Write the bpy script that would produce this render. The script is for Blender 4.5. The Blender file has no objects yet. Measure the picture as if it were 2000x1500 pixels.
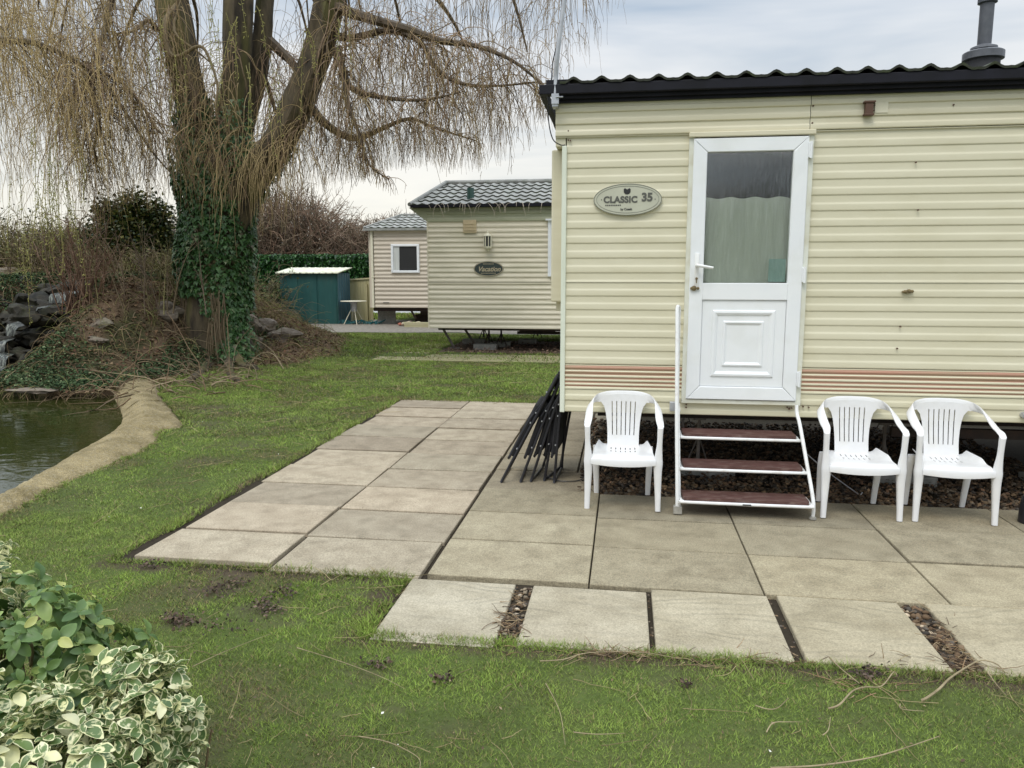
import bpy, bmesh, math, random
import numpy as np
from mathutils import Vector, Matrix, Euler, noise as mnoise
random.seed(7); RNG = np.random.default_rng(11)
R = math.radians; PI = math.pi
C = bpy.context.scene.collection
sc = bpy.context.scene

# ------------------------------------------------------------------ camera
CAM_H, PITCH, YAW, FPX = 1.6, 8.082, 8.3, 1500.0
cd = bpy.data.cameras.new('camera'); cam = bpy.data.objects.new('camera', cd); C.objects.link(cam)
cam.location = (0, 0, CAM_H); cam.rotation_euler = (R(90 - PITCH), 0, R(YAW))
cd.sensor_width = 36; cd.lens = 27.0; cd.clip_start = 0.05; cd.clip_end = 3000
sc.camera = cam
# ------------------------------------------------------------------ world: pale overcast sky, brighter overhead
SUN_EL, SUN_AZ = 58.0, 200.0      # azimuth measured from +Y towards +X
w = bpy.data.worlds.new('World'); sc.world = w; w.use_nodes = True
nt = w.node_tree; nt.nodes.clear()
def N(t, **k):
    n = nt.nodes.new(t)
    for a, b in k.items(): setattr(n, a, b)
    return n
out = N('ShaderNodeOutputWorld'); bg = N('ShaderNodeBackground'); bg.inputs[1].default_value = 1.0
sky = N('ShaderNodeTexSky', sky_type='NISHITA', sun_disc=False, sun_elevation=R(SUN_EL), sun_rotation=R(SUN_AZ))
sks = N('ShaderNodeVectorMath', operation='SCALE'); sks.inputs['Scale'].default_value = 0.1
nt.links.new(sky.outputs[0], sks.inputs[0])
tc = N('ShaderNodeTexCoord'); sep = N('ShaderNodeSeparateXYZ'); nt.links.new(tc.outputs['Generated'], sep.inputs[0])
def M(op, a, b=None, c=None):
    n = N('ShaderNodeMath', operation=op)
    for i, v in enumerate((a, b, c)):
        if v is None: continue
        if hasattr(v, 'links') or hasattr(v, 'is_linked'): nt.links.new(v, n.inputs[i])
        else: n.inputs[i].default_value = v
    return n.outputs[0]
zc = M('MAXIMUM', sep.outputs[2], 0.0)
den = M('ADD', zc, 0.16)
cx = M('DIVIDE', sep.outputs[0], den); cy = M('DIVIDE', sep.outputs[1], den)
cmb = N('ShaderNodeCombineXYZ'); nt.links.new(cx, cmb.inputs[0]); nt.links.new(cy, cmb.inputs[1])
mp = N('ShaderNodeMapping'); mp.inputs['Rotation'].default_value = (0, 0, R(25)); mp.inputs['Scale'].default_value = (0.55, 1.25, 1)
mp.inputs['Location'].default_value = (0.6, 0.35, 0)
nt.links.new(cmb.outputs[0], mp.inputs[0])
nz = N('ShaderNodeTexNoise'); nz.inputs['Scale'].default_value = 0.9; nz.inputs['Detail'].default_value = 5; nz.inputs['Roughness'].default_value = 0.55
nz.inputs['Distortion'].default_value = 0.4
nt.links.new(mp.outputs[0], nz.inputs['Vector'])
cr = N('ShaderNodeValToRGB'); cr.color_ramp.elements[0].position = 0.38; cr.color_ramp.elements[0].color = (0.41, 0.49, 0.585, 1)
cr.color_ramp.elements[1].position = 0.60; cr.color_ramp.elements[1].color = (0.76, 0.775, 0.79, 1)
nt.links.new(nz.outputs[0], cr.inputs[0])
# vertical profile: warm white near horizon -> cloud layer -> bright overhead
er = N('ShaderNodeValToRGB'); e = er.color_ramp
e.elements[0].position = 0.0; e.elements[0].color = (1, 1, 1, 1)
e.elements[1].position = 0.28; e.elements[1].color = (0, 0, 0, 1)
nt.links.new(zc, er.inputs[0])
mixh = N('ShaderNodeMix', data_type='RGBA'); mixh.inputs['B'].default_value = (0.92, 0.87, 0.74, 1)
leftd = N('ShaderNodeVectorMath', operation='DOT_PRODUCT'); leftd.inputs[1].default_value = (-0.72, 0.69, 0)
nt.links.new(tc.outputs['Generated'], leftd.inputs[0])
lf = M('MULTIPLY_ADD', leftd.outputs['Value'], 0.45, 0.50)
hf = M('MULTIPLY', er.outputs[0], lf); hf.node.use_clamp = True
nt.links.new(hf, mixh.inputs['Factor']); nt.links.new(cr.outputs[0], mixh.inputs['A'])
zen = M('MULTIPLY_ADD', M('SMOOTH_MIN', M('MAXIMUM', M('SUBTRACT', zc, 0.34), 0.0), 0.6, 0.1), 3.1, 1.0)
# added fill: sky behind the camera brightened for surfaces facing it
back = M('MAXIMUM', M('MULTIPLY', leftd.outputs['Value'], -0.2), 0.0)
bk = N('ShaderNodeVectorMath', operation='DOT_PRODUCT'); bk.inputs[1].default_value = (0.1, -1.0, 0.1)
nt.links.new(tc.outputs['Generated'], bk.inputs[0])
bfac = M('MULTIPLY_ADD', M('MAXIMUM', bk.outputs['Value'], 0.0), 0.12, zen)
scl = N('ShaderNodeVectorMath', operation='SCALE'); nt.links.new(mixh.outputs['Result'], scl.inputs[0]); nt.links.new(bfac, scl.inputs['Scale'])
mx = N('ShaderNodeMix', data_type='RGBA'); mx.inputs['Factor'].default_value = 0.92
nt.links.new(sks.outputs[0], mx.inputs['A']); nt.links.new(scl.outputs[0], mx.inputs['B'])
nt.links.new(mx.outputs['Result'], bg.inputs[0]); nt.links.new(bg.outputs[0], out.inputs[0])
# ------------------------------------------------------------------ sun (veiled)
sl = bpy.data.lights.new('sun', 'SUN'); sl.energy = 1.2; sl.angle = R(22); sl.color = (1.0, 0.95, 0.86)
so = bpy.data.objects.new('sun', sl); C.objects.link(so)
_a, _e = R(SUN_AZ), R(SUN_EL)
sd = Vector((math.sin(_a) * math.cos(_e), math.cos(_a) * math.cos(_e), math.sin(_e)))
so.rotation_euler = sd.to_track_quat('Z', 'Y').to_euler(); so.location = (0, -5, 20)
vs = sc.view_settings; vs.view_transform = 'Standard'; vs.look = 'None'; vs.exposure = 0.28; vs.gamma = 1.0
try: sc.cycles.max_bounces = 6; sc.cycles.transparent_max_bounces = 8
except Exception: pass

# ------------------------------------------------------------------ survey helpers: a sight line of the 2000x1500 photo -> world point
_p, _y = R(PITCH), R(YAW)
FW = np.array([-math.sin(_y) * math.cos(_p), math.cos(_y) * math.cos(_p), -math.sin(_p)])
RT = np.array([math.cos(_y), math.sin(_y), 0.0]); UP = np.cross(RT, FW)
def at(px, py, Y):
    d = FW + RT * (px - 1000) / FPX + UP * (750 - py) / FPX
    t = Y / d[1]; return Vector((d[0] * t, Y, d[2] * t + CAM_H))
def gr(px, py, z=0.0):
    d = FW + RT * (px - 1000) / FPX + UP * (750 - py) / FPX
    t = (z - CAM_H) / d[2]; return Vector((d[0] * t, d[1] * t, z))
def pix(x, y, z):
    q = np.stack([np.asarray(x, float), np.asarray(y, float), np.asarray(z, float) - CAM_H], -1)
    f = q @ FW; return 1000 + FPX * (q @ RT) / f, 750 - FPX * (q @ UP) / f

# ------------------------------------------------------------------ numpy noise
def _hash(i, j, s):
    h = (i * 374761393 + j * 668265263 + s * 974634777) & 0xffffffff
    h = ((h ^ (h >> 13)) * 1274126177) & 0xffffffff
    return ((h ^ (h >> 16)) & 0xffff) / 65535.0
def vn(x, y, s=0):
    x = np.asarray(x, float); y = np.asarray(y, float)
    i = np.floor(x).astype(np.int64); j = np.floor(y).astype(np.int64)
    u = x - i; v = y - j; u = u * u * (3 - 2 * u); v = v * v * (3 - 2 * v)
    a = _hash(i, j, s); b = _hash(i + 1, j, s); c = _hash(i, j + 1, s); d = _hash(i + 1, j + 1, s)
    return (a * (1 - u) + b * u) * (1 - v) + (c * (1 - u) + d * u) * v
def fbm(x, y, s=0, o=4):
    t = 0; a = .5; n = 0
    for k in range(o):
        t = t + a * vn(x * 2 ** k + 17.3 * k, y * 2 ** k - 9.1 * k, s + k); n += a; a *= .5
    return t / n
def sstep(a, b, x):
    t = np.clip((np.asarray(x, float) - a) / (b - a), 0, 1); return t * t * (3 - 2 * t)

# ------------------------------------------------------------------ materials
def mat(name, c1, c2=None, rough=.6, scale=8, lo=.35, hi=.65, bump=0, bscale=None, metal=0, spec=.5, stretch=(1, 1, 1),
        attr=None, c3=None, s3=40, f3=.3, trans=0, coat=0, detail=6, speck=0):
    m = bpy.data.materials.new(name); m.use_nodes = True; t = m.node_tree; L = t.links.new
    b = t.nodes['Principled BSDF']; b.inputs['Roughness'].default_value = rough; b.inputs['Metallic'].default_value = metal
    b.inputs['Specular IOR Level'].default_value = spec
    if coat: b.inputs['Coat Weight'].default_value = coat
    co = t.nodes.new('ShaderNodeTexCoord'); mpn = t.nodes.new('ShaderNodeMapping'); mpn.inputs['Scale'].default_value = stretch
    L(co.outputs['Object'], mpn.inputs[0])
    col = None
    if c2 is not None:
        nz = t.nodes.new('ShaderNodeTexNoise'); nz.inputs['Scale'].default_value = scale; nz.inputs['Detail'].default_value = detail
        nz.inputs['Roughness'].default_value = .6; L(mpn.outputs[0], nz.inputs['Vector'])
        r = t.nodes.new('ShaderNodeValToRGB'); r.color_ramp.elements[0].position = lo; r.color_ramp.elements[1].position = hi
        r.color_ramp.elements[0].color = (*c1, 1); r.color_ramp.elements[1].color = (*c2, 1); L(nz.outputs[0], r.inputs[0]); col = r.outputs[0]
    if c3 is not None:
        n3 = t.nodes.new('ShaderNodeTexNoise'); n3.inputs['Scale'].default_value = s3; n3.inputs['Detail'].default_value = 3; L(mpn.outputs[0], n3.inputs['Vector'])
        r3 = t.nodes.new('ShaderNodeValToRGB'); r3.color_ramp.elements[0].position = .5; r3.color_ramp.elements[1].position = .5 + max(.02, .3 * (1 - f3))
        L(n3.outputs[0], r3.inputs[0])
        mm = t.nodes.new('ShaderNodeMath'); mm.operation = 'MULTIPLY'; mm.inputs[1].default_value = f3; L(r3.outputs[0], mm.inputs[0])
        x = t.nodes.new('ShaderNodeMix'); x.data_type = 'RGBA'; L(mm.outputs[0], x.inputs['Factor'])
        if col: L(col, x.inputs['A'])
        else: x.inputs['A'].default_value = (*c1, 1)
        x.inputs['B'].default_value = (*c3, 1); col = x.outputs['Result']
    if speck:
        ns = t.nodes.new('ShaderNodeTexNoise'); ns.inputs['Scale'].default_value = 130; ns.inputs['Detail'].default_value = 4; ns.inputs['Roughness'].default_value = .8; L(co.outputs['Object'], ns.inputs['Vector'])
        rs = t.nodes.new('ShaderNodeValToRGB'); rs.color_ramp.elements[0].position = .33; rs.color_ramp.elements[1].position = .67
        rs.color_ramp.elements[0].color = (1 - speck, 1 - speck, 1 - speck, 1); rs.color_ramp.elements[1].color = (1 + speck * .5,) * 3 + (1,); L(ns.outputs[0], rs.inputs[0])
        x = t.nodes.new('ShaderNodeMix'); x.data_type = 'RGBA'; x.blend_type = 'MULTIPLY'; x.inputs['Factor'].default_value = 1; L(col, x.inputs['A']); L(rs.outputs[0], x.inputs['B']); col = x.outputs['Result']
    if attr:
        at_ = t.nodes.new('ShaderNodeAttribute'); at_.attribute_name = attr
        x = t.nodes.new('ShaderNodeMix'); x.data_type = 'RGBA'; x.blend_type = 'MULTIPLY'; x.inputs['Factor'].default_value = 1
        if col: L(col, x.inputs['A'])
        else: x.inputs['A'].default_value = (*c1, 1)
        L(at_.outputs['Color'], x.inputs['B']); col = x.outputs['Result']
    if col: L(col, b.inputs['Base Color'])
    else: b.inputs['Base Color'].default_value = (*c1, 1)
    if bump:
        nb = t.nodes.new('ShaderNodeTexNoise'); nb.inputs['Scale'].default_value = bscale or scale * 3; nb.inputs['Detail'].default_value = 5
        L(mpn.outputs[0], nb.inputs['Vector'])
        bp = t.nodes.new('ShaderNodeBump'); bp.inputs['Strength'].default_value = min(1, bump); bp.inputs['Distance'].default_value = .01 * max(1, bump)
        L(nb.outputs[0], bp.inputs['Height']); L(bp.outputs[0], b.inputs['Normal'])
    if trans:
        tl = t.nodes.new('ShaderNodeBsdfTranslucent'); ms = t.nodes.new('ShaderNodeMixShader'); ms.inputs[0].default_value = trans
        if col: L(col, tl.inputs[0])
        else: tl.inputs[0].default_value = (*c1, 1)
        L(b.outputs[0], ms.inputs[1]); L(tl.outputs[0], ms.inputs[2]); L(ms.outputs[0], t.nodes['Material Output'].inputs[0])
    return m
WH = (1, 1, 1)
mt = dict(
    cream=mat('cream_siding', (.635, .595, .435), (.685, .645, .485), rough=.42, scale=2.2, stretch=(.6, 1, 2.5), lo=.3, hi=.7, c3=(.50, .45, .28), s3=5, f3=.22),
    cream_top=mat('cream_top_panel', (.625, .58, .42), (.675, .63, .47), rough=.42, scale=2.5, stretch=(.6, 1, 2.5), c3=(.52, .46, .30), s3=4, f3=.25),
    pvc=mat('white_door_plastic', (.80, .82, .84), (.84, .855, .86), rough=.32, scale=3, c3=(.60, .60, .53), s3=5, f3=.22),
    pvc_dirty=mat('grubby_white_trim', (.66, .65, .54), (.72, .73, .65), rough=.45, scale=6, c3=(.42, .36, .22), s3=9, f3=.3),
    trim=mat('pale_green_white_trim', (.66, .70, .58), (.72, .75, .64), rough=.45, scale=4, stretch=(4, 4, .5), c3=(.45, .45, .30), s3=10, f3=.2),
    blackm=mat('black_painted_metal', (.012, .012, .016), (.02, .02, .026), rough=.35, scale=10),
    fascia=mat('black_fascia', (.005, .005, .008), (.010, .010, .017), rough=.6, scale=5, spec=.25),
    tile=mat('moss_grey_tile', (.030, .032, .024), (.055, .058, .045), rough=.8, scale=9, c3=(.05, .07, .02), s3=14, f3=.5, bump=.5, bscale=60),
    tile_lt=mat('pale_grey_tile', (.22, .22, .205), (.35, .35, .325), rough=.7, scale=3, c3=(.16, .19, .14), s3=5, f3=.4),
    chairw=mat('white_chair_plastic', (.76, .76, .765), (.81, .805, .80), rough=.34, scale=4, c3=(.58, .56, .46), s3=7, f3=.22),
    tread=mat('brown_step_board', (.075, .032, .026), (.12, .058, .048), rough=.55, scale=9, stretch=(1, 3, 1), c3=(.26, .19, .16), s3=14, f3=.4, bump=.3, bscale=60),
    white_tube=mat('white_painted_steel', (.78, .79, .78), (.84, .84, .82), rough=.35, scale=8, c3=(.40, .25, .14), s3=20, f3=.25),
    rubber=mat('worn_grey_rubber', (.25, .24, .21), (.38, .36, .31), rough=.8, scale=30),
    galv=mat('galvanised_steel', (.42, .43, .46), (.56, .57, .60), rough=.4, metal=.6, scale=14),
    flue=mat('grey_flue_metal', (.06, .065, .075), (.10, .105, .12), rough=.45, metal=.2, scale=8, c3=(.30, .31, .32), s3=6, f3=.2),
    flue_lt=mat('grey_flue_collar', (.085, .09, .10), (.15, .155, .17), rough=.4, metal=.3, scale=9),
    soot=mat('dark_flue_base', (.018, .018, .022), (.035, .035, .04), rough=.6, scale=9),
    letters=mat('dark_lettering', (.10, .10, .085), rough=.5),
    letters_b=mat('black_lettering', (.02, .02, .02), rough=.5),
    plaque=mat('pale_plaque', (.47, .47, .37), (.53, .53, .42), rough=.35, scale=6),
    plaque_dk=mat('dark_plaque', (.018, .030, .028), (.03, .045, .04), rough=.3, scale=12),
    gold=mat('pale_gold_print', (.42, .36, .24), rough=.4),
    concrete_slab=mat('paving_concrete', (.335, .282, .198), (.47, .408, .298), rough=.9, scale=5.2, lo=.30, hi=.70, attr='Col', c3=(.22, .185, .125), s3=6.5, f3=.42, bump=.5, bscale=55, speck=.5),
    chassis=mat('rusty_black_chassis', (.018, .013, .011), (.05, .026, .018), rough=.7, scale=12),
    steel_dk=mat('dull_steel', (.14, .12, .11), (.24, .21, .19), rough=.55, metal=.4, scale=12),
    block=mat('grey_concrete_block', (.20, .20, .18), (.30, .29, .26), rough=.9, scale=14, bump=.4),
    c2=mat('beige_green_siding', (.67, .61, .475), (.75, .69, .545), rough=.5, scale=1.5, stretch=(.5, 1, 3), c3=(.36, .36, .22), s3=2, f3=.3),
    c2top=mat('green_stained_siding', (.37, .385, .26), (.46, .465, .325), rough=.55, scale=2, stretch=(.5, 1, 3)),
    c3=mat('pinkish_beige_siding', (.55, .48, .385), (.61, .54, .44), rough=.5, scale=1.5, stretch=(.5, 1, 3)),
    ivory=mat('ivory_plastic', (.66, .62, .47), (.74, .70, .55), rough=.4, scale=20),
    ventp=mat('tan_vent_plastic', (.55, .44, .27), (.62, .51, .33), rough=.5, scale=30),
    greenpipe=mat('dark_green_pipe', (.02, .06, .05), (.035, .085, .07), rough=.4, scale=8),
    shed=mat('teal_shed_metal', (.010, .062, .060), (.016, .084, .078), rough=.5, scale=2, stretch=(2, 2, .5), c3=(.05, .10, .08), s3=3, f3=.35),
    shedside=mat('blue_shed_metal', (.035, .10, .14), (.05, .13, .175), rough=.5, scale=2, stretch=(2, 2, .5)),
    shedroof=mat('pale_shed_roof', (.62, .61, .45), (.72, .72, .58), rough=.6, scale=4, c3=(.35, .38, .20), s3=5, f3=.4),
    fence=mat('weathered_fence_board', (.36, .33, .17), (.46, .42, .25), rough=.85, scale=3, stretch=(6, 6, .6), c3=(.20, .20, .10), s3=6, f3=.3),
    bark=mat('mossy_willow_bark', (.028, .021, .013), (.105, .080, .044), rough=.9, scale=7, stretch=(1, 1, .28), lo=.35, hi=.62, c3=(.100, .096, .022), s3=2.0, f3=.62, bump=2.4, bscale=16),
    bark_lt=mat('bare_root_bark', (.14, .10, .065), (.27, .20, .14), rough=.9, scale=10, stretch=(1, 1, .2), bump=1.2, bscale=22),
    twig=mat('willow_twig', WH, rough=.6, attr='Col', spec=.3),
    stick=mat('pale_dead_stick', (.20, .155, .085), (.36, .29, .17), rough=.75, scale=12),
    leafy=mat('leaf_surface', WH, rough=.42, attr='Col', spec=.45, trans=.18),
    matte=mat('matte_coloured', WH, rough=.85, attr='Col', spec=.2),
    ground=mat('soil_and_turf', (.86, .86, .86), (1.1, 1.1, 1.1), rough=.95, scale=24, attr='Col', bump=.8, bscale=60, spec=.15),
    rimc=mat('weathered_pond_concrete', (.20, .155, .065), (.36, .285, .145), rough=.95, scale=2.8, lo=.38, hi=.62, c3=(.44, .39, .29), s3=46, f3=.38, bump=1.6, bscale=26, speck=.75),
    rock=mat('brown_boulder', (.115, .090, .066), (.25, .205, .160), rough=.9, scale=5, bump=1.2, bscale=12, c3=(.10, .12, .05), s3=5, f3=.35),
    wetrock=mat('wet_dark_rock', (.007, .007, .005), (.040, .034, .022), rough=.7, spec=.3, scale=6, bump=1.5, bscale=12, c3=(.05, .06, .02), s3=5, f3=.3),
    road=mat('pale_road', (.34, .34, .33), (.42, .42, .41), rough=.9, scale=3),
    track=mat('gravel_track', (.135, .115, .090), (.27, .24, .195), rough=.95, scale=9, c3=(.33, .30, .26), s3=60, f3=.4, bump=.5, bscale=70),
    screw=mat('rusted_screw', (.10, .05, .03), rough=.6),
    brass=mat('tarnished_brass', (.30, .23, .11), (.16, .12, .08), rough=.4, metal=.7, scale=60),
    teal_mesh=mat('teal_netting', (.01, .09, .10), (.03, .15, .16), rough=.8, scale=12),
    plank=mat('pale_timber_edging', (.40, .36, .20), (.48, .44, .28), rough=.8, scale=3, stretch=(.3, 4, 4)),
    card=mat('pale_blue_notice', (.42, .56, .55), (.46, .60, .59), rough=.6, scale=8),
    blackfabric=mat('black_mesh_fabric', (.012, .012, .013), (.02, .02, .022), rough=.75, scale=40),
    dim=mat('dim_interior', (.035, .036, .036), (.06, .06, .058), rough=.9, scale=3),
    net=mat('grey_green_net_curtain', (.62, .62, .58), (.74, .74, .69), rough=.9, scale=2.5, stretch=(9, 1, .8), lo=.3, hi=.7),
    curt=mat('pale_curtain', (.45, .47, .45), (.62, .63, .60), rough=.9, scale=9, stretch=(6, 1, .2)),
)
def glass_mat(name, rough, bump, alpha_mix, tint=(.6, .65, .6)):
    m = bpy.data.materials.new(name); m.use_nodes = True; t = m.node_tree; t.nodes.clear(); L = t.links.new
    o = t.nodes.new('ShaderNodeOutputMaterial'); g = t.nodes.new('ShaderNodeBsdfGlossy'); g.inputs['Roughness'].default_value = rough
    tr = t.nodes.new('ShaderNodeBsdfTransparent'); tr.inputs[0].default_value = (*tint, 1)
    ms = t.nodes.new('ShaderNodeMixShader'); ms.inputs[0].default_value = alpha_mix
    fr = t.nodes.new('ShaderNodeLayerWeight'); fr.inputs[0].default_value = .5; fr.outputs[0].enabled = True
    a = t.nodes.new('ShaderNodeMath'); a.operation = 'MULTIPLY_ADD'; a.inputs[1].default_value = .5; a.inputs[2].default_value = alpha_mix; a.use_clamp = True
    p_ = t.nodes.new('ShaderNodeMath'); p_.operation = 'POWER'; p_.inputs[1].default_value = 3; L(fr.outputs['Facing'], p_.inputs[0]); L(p_.outputs[0], a.inputs[0]); L(a.outputs[0], ms.inputs[0])
    L(tr.outputs[0], ms.inputs[1]); L(g.outputs[0], ms.inputs[2]); L(ms.outputs[0], o.inputs[0])
    if bump:
        co = t.nodes.new('ShaderNodeTexCoord'); mp_ = t.nodes.new('ShaderNodeMapping'); mp_.inputs['Scale'].default_value = (60, 60, 7); L(co.outputs['Object'], mp_.inputs[0])
        n = t.nodes.new('ShaderNodeTexNoise'); n.inputs['Scale'].default_value = 1.2; n.inputs['Detail'].default_value = 3; n.inputs['Distortion'].default_value = 1.0; L(mp_.outputs[0], n.inputs['Vector'])
        b = t.nodes.new('ShaderNodeBump'); b.inputs['Strength'].default_value = bump; b.inputs['Distance'].default_value = .004
        L(n.outputs[0], b.inputs['Height']); L(b.outputs[0], g.inputs['Normal'])
    return m
mt['glass_ripple'] = glass_mat('rippled_glass',   .03, .22, .19, (.92, .95, .92))
mt['glass'] = glass_mat('window_glass', .02, 0, .08, (.5, .5, .5))
def stripe_mat():
    m = mat('cream_with_faded_stripes', (.62, .585, .42), (.67, .63, .46), rough=.42, scale=2.2, stretch=(.6, 1, 2.5), c3=(.55, .48, .32), s3=5, f3=.25)
    t = m.node_tree; L = t.links.new; b = t.nodes['Principled BSDF']; src = b.inputs['Base Color'].links[0].from_socket
    co = t.nodes.new('ShaderNodeTexCoord'); s = t.nodes.new('ShaderNodeSeparateXYZ'); L(co.outputs['Object'], s.inputs[0])
    tot = None
    for lo, hi in ((.312, .344), (.277, .302), (.245, .262), (.216, .232), (.190, .203)):
        a = t.nodes.new('ShaderNodeMath'); a.operation = 'COMPARE'; a.inputs[1].default_value = (lo + hi) / 2; a.inputs[2].default_value = (hi - lo) / 2
        L(s.outputs[2], a.inputs[0])
        if tot is None: tot = a.outputs[0]
        else:
            x = t.nodes.new('ShaderNodeMath'); x.operation = 'ADD'; L(tot, x.inputs[0]); L(a.outputs[0], x.inputs[1]); tot = x.outputs[0]
    n = t.nodes.new('ShaderNodeTexNoise'); n.inputs['Scale'].default_value = 3.5; n.inputs['Detail'].default_value = 4
    mp_ = t.nodes.new('ShaderNodeMapping'); mp_.inputs['Scale'].default_value = (.6, 1, 6); L(co.outputs['Object'], mp_.inputs[0]); L(mp_.outputs[0], n.inputs['Vector'])
    r = t.nodes.new('ShaderNodeValToRGB'); r.color_ramp.elements[0].position = .38; r.color_ramp.elements[1].position = .62
    r.color_ramp.elements[0].color = (.37, .235, .15, 1); r.color_ramp.elements[1].color = (.44, .21, .145, 1); L(n.outputs[0], r.inputs[0])
    x = t.nodes.new('ShaderNodeMix'); x.data_type = 'RGBA'; L(src, x.inputs['A']); L(r.outputs[0], x.inputs['B'])
    f = t.nodes.new('ShaderNodeMath'); f.operation = 'MULTIPLY'; f.inputs[1].default_value = .92; L(tot, f.inputs[0]); L(f.outputs[0], x.inputs['Factor'])
    L(x.outputs['Result'], b.inputs['Base Color']); return m
mt['stripes'] = stripe_mat()
def water_mat():
    m = bpy.data.materials.new('pond_water'); m.use_nodes = True; t = m.node_tree; L = t.links.new; b = t.nodes['Principled BSDF']
    b.inputs['Base Color'].default_value = (.028, .034, .008, 1); b.inputs['Roughness'].default_value = .03; b.inputs['IOR'].default_value = 1.45
    co = t.nodes.new('ShaderNodeTexCoord'); mp_ = t.nodes.new('ShaderNodeMapping'); mp_.inputs['Scale'].default_value = (1, 1.6, 1); mp_.inputs['Rotation'].default_value = (0, 0, .5)
    L(co.outputs['Object'], mp_.inputs[0])
    n = t.nodes.new('ShaderNodeTexNoise'); n.inputs['Scale'].default_value = 3.2; n.inputs['Detail'].default_value = 3; n.inputs['Distortion'].default_value = .6; L(mp_.outputs[0], n.inputs['Vector'])
    bp = t.nodes.new('ShaderNodeBump'); bp.inputs['Strength'].default_value = .06; bp.inputs['Distance'].default_value = .08; L(n.outputs[0], bp.inputs['Height']); L(bp.outputs[0], b.inputs['Normal'])
    return m
mt['water'] = water_mat()
mt['foam'] = mat('falling_water', (.010, .012, .008), (.19, .205, .17), rough=.4, scale=16, stretch=(2.2, 1, .6), lo=.48, hi=.62)

# ------------------------------------------------------------------ object helpers
WORG = {}
def tag(o, label=None, cat=None, group=None, kind=None):
    if label: o['label'] = label
    if cat: o['category'] = cat
    if group: o['group'] = group
    if kind: o['kind'] = kind
    return o
def thing(name, label, cat, loc=(0, 0, 0), rotz=0, group=None):
    o = bpy.data.objects.new(name, None); C.objects.link(o); o.location = loc; o.rotation_euler = (0, 0, rotz)
    o.empty_display_size = .1; WORG[o.name] = Vector(loc)
    return tag(o, label, cat, group)
def finish(name, me, m, parent, smooth, org):
    o = bpy.data.objects.new(name, me); C.objects.link(o)
    if m is not None:
        for q in (m if isinstance(m, (list, tuple)) else [m]): me.materials.append(mt[q] if isinstance(q, str) else q)
    if smooth:
        me.shade_smooth()
        if len(me.polygons) < 60000: me.set_sharp_from_angle(angle=R(42))
    if parent is not None: o.parent = parent; WORG[o.name] = org
    else: WORG[o.name] = Vector((0, 0, 0))
    return o
def copy_tree(o, parent=None):
    c = o.copy(); C.objects.link(c); c.parent = parent
    WORG[c.name] = WORG.get(o.name, Vector((0, 0, 0)))
    for ch in list(o.children): copy_tree(ch, c)
    return c
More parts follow.
